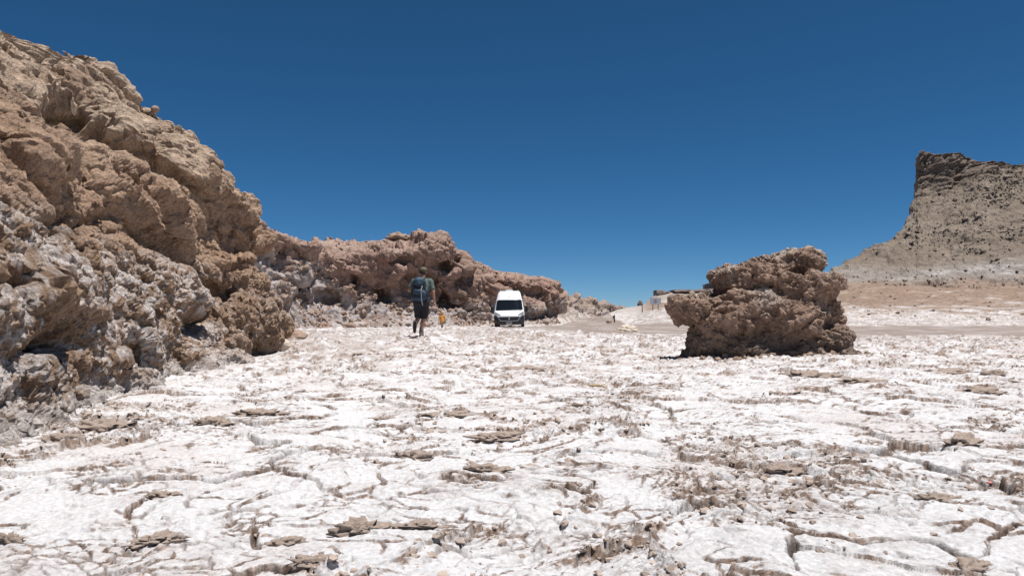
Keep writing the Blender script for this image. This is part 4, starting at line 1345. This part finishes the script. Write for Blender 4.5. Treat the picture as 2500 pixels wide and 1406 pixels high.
def fingers(wrist, dirv, side, L=.19):
    """palm, four unequal fingers and a thumb hanging from the wrist"""
    w_ = np.array(wrist, float); d_ = np.array(dirv, float); d_ /= np.linalg.norm(d_)
    s_ = np.array(side, float); s_ /= np.linalg.norm(s_)
    nrm_ = np.cross(d_, s_)
    out = [('c', w_, w_ + d_ * .09, .026, .034)]
    for k, ln in enumerate((.066, .078, .074, .058)):
        b_ = w_ + d_ * .09 + s_ * (-.033 + .022 * k)
        m_ = b_ + d_ * ln * .55 + nrm_ * .012
        out += [('c', b_, m_, .0095, .009), ('c', m_, m_ + d_ * ln * .4 + nrm_ * .022, .009, .008)]
    t_ = w_ + d_ * .035 - s_ * .03
    out += [('c', t_, t_ + d_ * .035 - s_ * .025 + nrm_ * .01, .012, .010), ('c', t_ + d_ * .035 - s_ * .025 + nrm_ * .01, t_ + d_ * .065 - s_ * .028 + nrm_ * .02, .010, .009)]
    return out


HX, HY = (1029 - 1250) / FPX * 18.9, 18.9
HZ = ground_z(HX, HY)
man = thing('person', 'hiker in sage shirt, navy shorts and olive cap striding away across the salt', 'person', (HX, HY, HZ))
man.scale = (.97, .97, .97)
# skeleton: x right, y away from the viewer, z up
hipc = np.array([.0, .0, .97]); chest = np.array([.01, .08, 1.36]); neck = np.array([.02, .14, 1.56]); head = np.array([.025, .19, 1.73])
shL, shR = np.array([-.205, .09, 1.475]), np.array([.225, .09, 1.475])
elL, elR = np.array([-.335, .10, 1.25]), np.array([.305, .05, 1.20])
wrL, wrR = np.array([-.25, .33, 1.20]), np.array([.325, .14, .96])
hL, hR = np.array([-.095, .0, .93]), np.array([.095, .0, .93])
knL, knR = np.array([-.09, .10, .53]), np.array([.055, .05, .52])
anL, anR = np.array([-.135, -.22, .36]), np.array([.0, -.03, .12])
body_p = [('c', hipc, chest, .145, .165), ('e', chest, (.20, .125, .20)), ('c', shL * .9 + chest * .1, shR * .9 + chest * .1, .075, .075), ('c', neck - [0, .02, .06], neck + [0, .02, .08], .062, .058),
          ('e', head, (.078, .098, .118)), ('e', head + [0, .07, -.05], (.055, .06, .07)), ('c', head + [0, .1, -.005], head + [0, .118, -.02], .014, .016), ('e', head + [-.08, .0, -.01], (.012, .022, .034)), ('e', head + [.08, .0, -.01], (.012, .022, .034)),
          ('c', shL, elL, .056, .043), ('c', elL, wrL, .043, .029), ('c', shR, elR, .056, .043), ('c', elR, wrR, .043, .029),
          ('e', hipc + [-.08, -.03, -.03], (.11, .13, .13)), ('e', hipc + [.08, -.03, -.03], (.11, .13, .13)),
          ('c', hL, knL, .088, .06), ('c', knL, (knL + anL) / 2 + [0, -.01, -.015], .058, .060), ('c', (knL + anL) / 2 + [0, -.01, -.015], anL, .056, .04),
          ('c', hR, knR, .088, .06), ('c', knR, (knR + anR) / 2 + [0, -.025, .05], .056, .062), ('c', (knR + anR) / 2 + [0, -.025, .05], anR, .058, .04),
          ('c', anL, anL + [-.02, .03, -.22], .04, .035), ('c', anR, anR + [.01, .16, -.07], .04, .035)]
body_p += fingers(wrL, (.25, .95, .1), (0, 0, 1)) + fingers(wrR, (.05, .2, -1), (0, 1, .1))
link('body', new_mesh('body', *blob(body_p, .0085, .022)), M['skin'], man)
shirt_p = [('c', hipc + [0, 0, .0], chest, .160, .175), ('e', chest, (.215, .14, .21)), ('c', shL * .9 + chest * .1, shR * .9 + chest * .1, .086, .086), ('c', shL, shL * .35 + elL * .65, .075, .072), ('c', shR, shR * .35 + elR * .65, .075, .072), ('c', neck - [0, .03, .09], neck - [0, .0, .02], .085, .068)]
shirt_n = lambda p: perlin(p * 9) * .010 + perlin(p * 22) * .004
link('shirt', new_mesh('shirt', *blob(shirt_p, .011, .03, noise=(shirt_n, .014), cuts=[((0, 0, -1), -.90)])), M['shirt'], man)
sh_p = [('e', hipc + [-.08, -.03, -.03], (.128, .150, .150)), ('e', hipc + [.08, -.03, -.03], (.128, .150, .150)), ('c', hipc + [0, -.01, .06], hipc + [0, -.01, -.04], .160, .165), ('c', hL + [0, -.02, 0], hL * .12 + knL * .88, .125, .110), ('c', hR + [0, -.02, 0], hR * .12 + knR * .88, .125, .112)]
link('shorts', new_mesh('shorts', *blob(sh_p, .011, .035, noise=(shirt_n, .014))), M['shorts'], man)
capv = blob([('e', head + [0, -.005, .055], (.096, .112, .085)), ('e', head + [0, .13, .045], (.075, .075, .014))], .010, .015, cuts=[((0, .15, -1), -(head[2] + .02) + .15 * head[1])])
link('cap', new_mesh('cap', *capv), M['cap_cloth'], man)
link('hair', new_mesh('hair', *blob([('e', head + [0, -.025, -.005], (.086, .092, .085))], .010, .015, cuts=[((0, 1, 0), head[1] + .02), ((0, 0, 1), head[2] + .05)])), M['hair'], man)
# boots: the standing one flat on the ground, the trailing one lifted with its sole towards the viewer
for nm, an, toe, up in (('R', anR, np.array([.02, 1, 0.]), np.array([0, 0, 1.])), ('L', anL, np.array([-.08, .18, -1.]), np.array([0., 1, .18]))):
    toe = toe / np.linalg.norm(toe); up = up - toe * (up @ toe); up /= np.linalg.norm(up)
    heel = an - up * .07 - toe * .045
    if nm == 'R':
        heel[2] = .055
    b_ = [('c', an + up * .07, an - up * .02, .058, .056), ('c', heel, heel + toe * .12, .048, .050), ('c', heel + toe * .10 + up * .005, heel + toe * .215, .05, .043), ('c', an, heel + toe * .13 + up * .01, .055, .045)]
    bo_ = link('boot', new_mesh('boot', *blob(b_, .010, .02)), M['boot'], man)
    s0 = heel - up * .040
    link('sole', new_mesh('sole', *blob([('c', s0 - toe * .01, s0 + toe * .10, .040, .040), ('c', s0 + toe * .10, s0 + toe * .225, .042, .038)], .010, .015, cuts=[(tuple(up), float(up @ s0) + .012), (tuple(-up), -(float(up @ s0) - .014))])), M['sole'], bo_)
    link('sock', new_mesh('sock', *blob([('c', an + up * .05, an + up * .13 - toe * .0, .052, .048)], .010, .015)), M['sock'], man)
# backpack on his back
pk_ = thing('backpack', 'blue hiking backpack with dangling strap worn by the striding hiker', 'backpack', (HX, HY, HZ))
pk_.scale = (.97, .97, .97)
pc = np.array([-.035, -.16, 1.28])
pn = lambda p: perlin(p * 8) * .014 + perlin(p * 20) * .006
link('main_bag', new_mesh('main_bag', *blob([('b', pc + [0, 0, -.02], (.165, .115, .255), .08), ('e', pc + [0, -.02, -.14], (.19, .13, .15))], .012, .04, noise=(pn, .02))), M['packdark'], pk_)
link('top_lid', new_mesh('top_lid', *blob([('e', pc + [-.01, -.03, .20], (.155, .125, .095)), ('e', pc + [-.01, -.07, .13], (.13, .10, .08))], .011, .03, noise=(pn, .02))), M['packblue'], pk_)
link('front_pocket', new_mesh('front_pocket', *blob([('e', pc + [-.03, -.11, -.09], (.13, .07, .09)), ('e', pc + [.10, -.10, -.14], (.10, .07, .09))], .011, .03, noise=(pn, .02))), M['packblue'], pk_)
link('lower_bag', new_mesh('lower_bag', *blob([('e', pc + [.0, -.03, -.25], (.185, .125, .085))], .011, .03, noise=(pn, .02))), M['packblue'], pk_)
for s_ in (-1, 1):
    link('shoulder_strap', new_mesh('shoulder_strap', *blob([('c', pc + [s_ * .09, .08, .20], pc + [s_ * .105, .20, .27], .026, .028), ('c', pc + [s_ * .105, .20, .27], pc + [s_ * .12, .33, .20], .028, .024), ('c', pc + [s_ * .12, .33, .20], pc + [s_ * .13, .40, .02], .024, .02)], .011, .02)), M['packdark'], pk_)
    link('side_pocket', new_mesh('side_pocket', *blob([('e', pc + [s_ * .185, .02, -.14], (.05, .08, .12))], .011, .02)), M['packdark'], pk_)
    link('hip_belt', new_mesh('hip_belt', *blob([('c', pc + [s_ * .15, .03, -.26], pc + [s_ * .21, .16, -.27], .045, .035), ('c', pc + [s_ * .21, .16, -.27], pc + [s_ * .13, .32, -.27], .035, .02)], .011, .02)), M['packdark'], pk_)
link('dangling_strap', new_mesh('dangling_strap', *blob([('c', pc + [.09, -.13, .06], pc + [.065, -.185, -.05], .011, .011), ('c', pc + [.065, -.185, -.05], pc + [.075, -.17, -.30], .011, .011), ('c', pc + [.075, -.17, -.30], pc + [.10, -.13, -.44], .011, .010)], .007, .01)), M['strap'], pk_)
link('compression_strap', new_mesh('compression_strap', *blob([('c', pc + [-.17, -.09, .07], pc + [.0, -.15, .03], .009, .009), ('c', pc + [.0, -.15, .03], pc + [.17, -.09, .07], .009, .009)], .007, .01)), M['packdark'], pk_)
link('buckle', new_mesh('buckle', *blob([('b', pc + [.085, -.15, .04], (.018, .01, .028), .006)], .006, .01)), M['strap'], pk_)

# child by the wall
KX, KY = (1079 - 1250) / FPX * 45.0, 45.0
KZ = ground_z(KX, KY)
kid = thing('person', 'small child in a yellow shirt walking towards the canyon wall', 'person', (KX, KY, KZ))
k_hip = np.array([0, 0, .46]); k_ch = np.array([0, .02, .70]); k_hd = np.array([.0, .05, .93])
kp = [('c', k_hip, k_ch, .09, .10), ('c', (-.10, .02, .76), (.10, .02, .76), .045, .045), ('c', (0, .02, .76), (0, .04, .86), .038, .038), ('e', k_hd, (.075, .09, .10)), ('c', k_hd + [0, .09, 0], k_hd + [0, .1, -.01], .01, .012), ('e', k_hd + [-.075, 0, -.01], (.01, .016, .024)), ('e', k_hd + [.075, 0, -.01], (.01, .016, .024)),
      ('c', (-.12, .02, .75), (-.17, .0, .58), .035, .028), ('c', (-.17, 0, .58), (-.20, .05, .44), .027, .02), ('c', (.12, .02, .75), (.17, .06, .58), .035, .028), ('c', (.17, .06, .58), (.16, .16, .48), .027, .02),
      ('c', (-.05, 0, .44), (-.035, .06, .26), .06, .042), ('c', (-.035, .06, .26), (-.01, -.06, .08), .042, .028), ('c', (.055, 0, .44), (.05, .03, .26), .06, .042), ('c', (.05, .03, .26), (.035, -.01, .06), .042, .028)]


def small(lst, s_):
    return [(a_[0], np.array(a_[1]), np.array(a_[2]), a_[3] * s_, a_[4] * s_) for a_ in lst]


kw = np.array([-.20, .05, .44])
kf = fingers((0, 0, 0), (-.1, .2, -1), (0, 1, .1))
kp += [(a_[0], kw + a_[1] * .6, kw + a_[2] * .6, a_[3] * .65, a_[4] * .65) for a_ in kf]
kw = np.array([.16, .16, .48])
kf = fingers((0, 0, 0), (0, .9, -.4), (0, .4, .9))
kp += [(a_[0], kw + a_[1] * .6, kw + a_[2] * .6, a_[3] * .65, a_[4] * .65) for a_ in kf]
link('body', new_mesh('body', *blob(kp, .008, .02)), M['skinpale'], kid)
link('shirt', new_mesh('shirt', *blob([('c', (0, 0, .43), k_ch, .135, .115), ('c', (-.10, .02, .755), (.10, .02, .755), .058, .058), ('c', (-.12, .02, .75), (-.165, .005, .62), .055, .055), ('c', (.12, .02, .75), (.165, .05, .62), .055, .055)], .009, .03, noise=(shirt_n, .014), cuts=[((0, 0, -1), -.36)])), M['yellow'], kid)
link('shorts', new_mesh('shorts', *blob([('c', (-.05, 0, .42), (-.042, .035, .33), .075, .065), ('c', (.055, 0, .42), (.052, .02, .33), .075, .065)], .009, .02)), M['sock'], kid)
link('hair', new_mesh('hair', *blob([('e', k_hd + [0, -.02, .025], (.088, .095, .098)), ('e', k_hd + [0, -.06, -.05], (.07, .045, .06))], .009, .02, cuts=[((0, 1, -.6), k_hd[1] + .02 - .6 * k_hd[2] + .03)])), M['blond'], kid)
for xx_, yy_, zz_, tl in ((-.01, -.07, .065, -.4), (.035, -.02, .04, 0.)):
    link('shoe', new_mesh('shoe', *blob([('c', (xx_, yy_ - .02, zz_), (xx_ + .005, yy_ + .11, zz_ + tl * .06), .036, .03), ('c', (xx_, yy_, zz_), (xx_, yy_ + .01, zz_ + .05), .036, .034)], .008, .015)), M['sole'], kid)

# ------------------------------------------------------------------ small things on the salt
M['scrap'] = mat_plain('red_plastic', (.60, .18, .16), .5)
M['twig'] = mat_plain('dry_twig', (.36, .26, .12), .8, var=.25, scale=40)
X_, Y_ = ground_hit(2420, 1182)
o = link('plastic_scrap', lump_mesh('plastic_scrap', 51, 2, (1, .6, .3), .3, 1, M['scrap']), None, None, (X_, Y_, ground_z(X_, Y_) + .012), (0, .1, .4), (.03, .03, .02))
tag(o, 'tiny scrap of pale red plastic lying on the salt crust', 'litter')
X_, Y_ = ground_hit(1462, 942)
g = ground_z(X_, Y_) + .03
tw = link('dry_twig', new_mesh('dry_twig', *blob([('c', (-.10, 0, 0), (.0, .02, .012), .012, .011), ('c', (.0, .02, .012), (.11, .0, .0), .011, .007), ('c', (.02, .02, .012), (.06, .06, .04), .006, .004)], .005, .008)), M['twig'], None, (X_, Y_, g), (0, .1, -.35))
tag(tw, 'short dry yellowish twig lying on the white salt', 'twig')
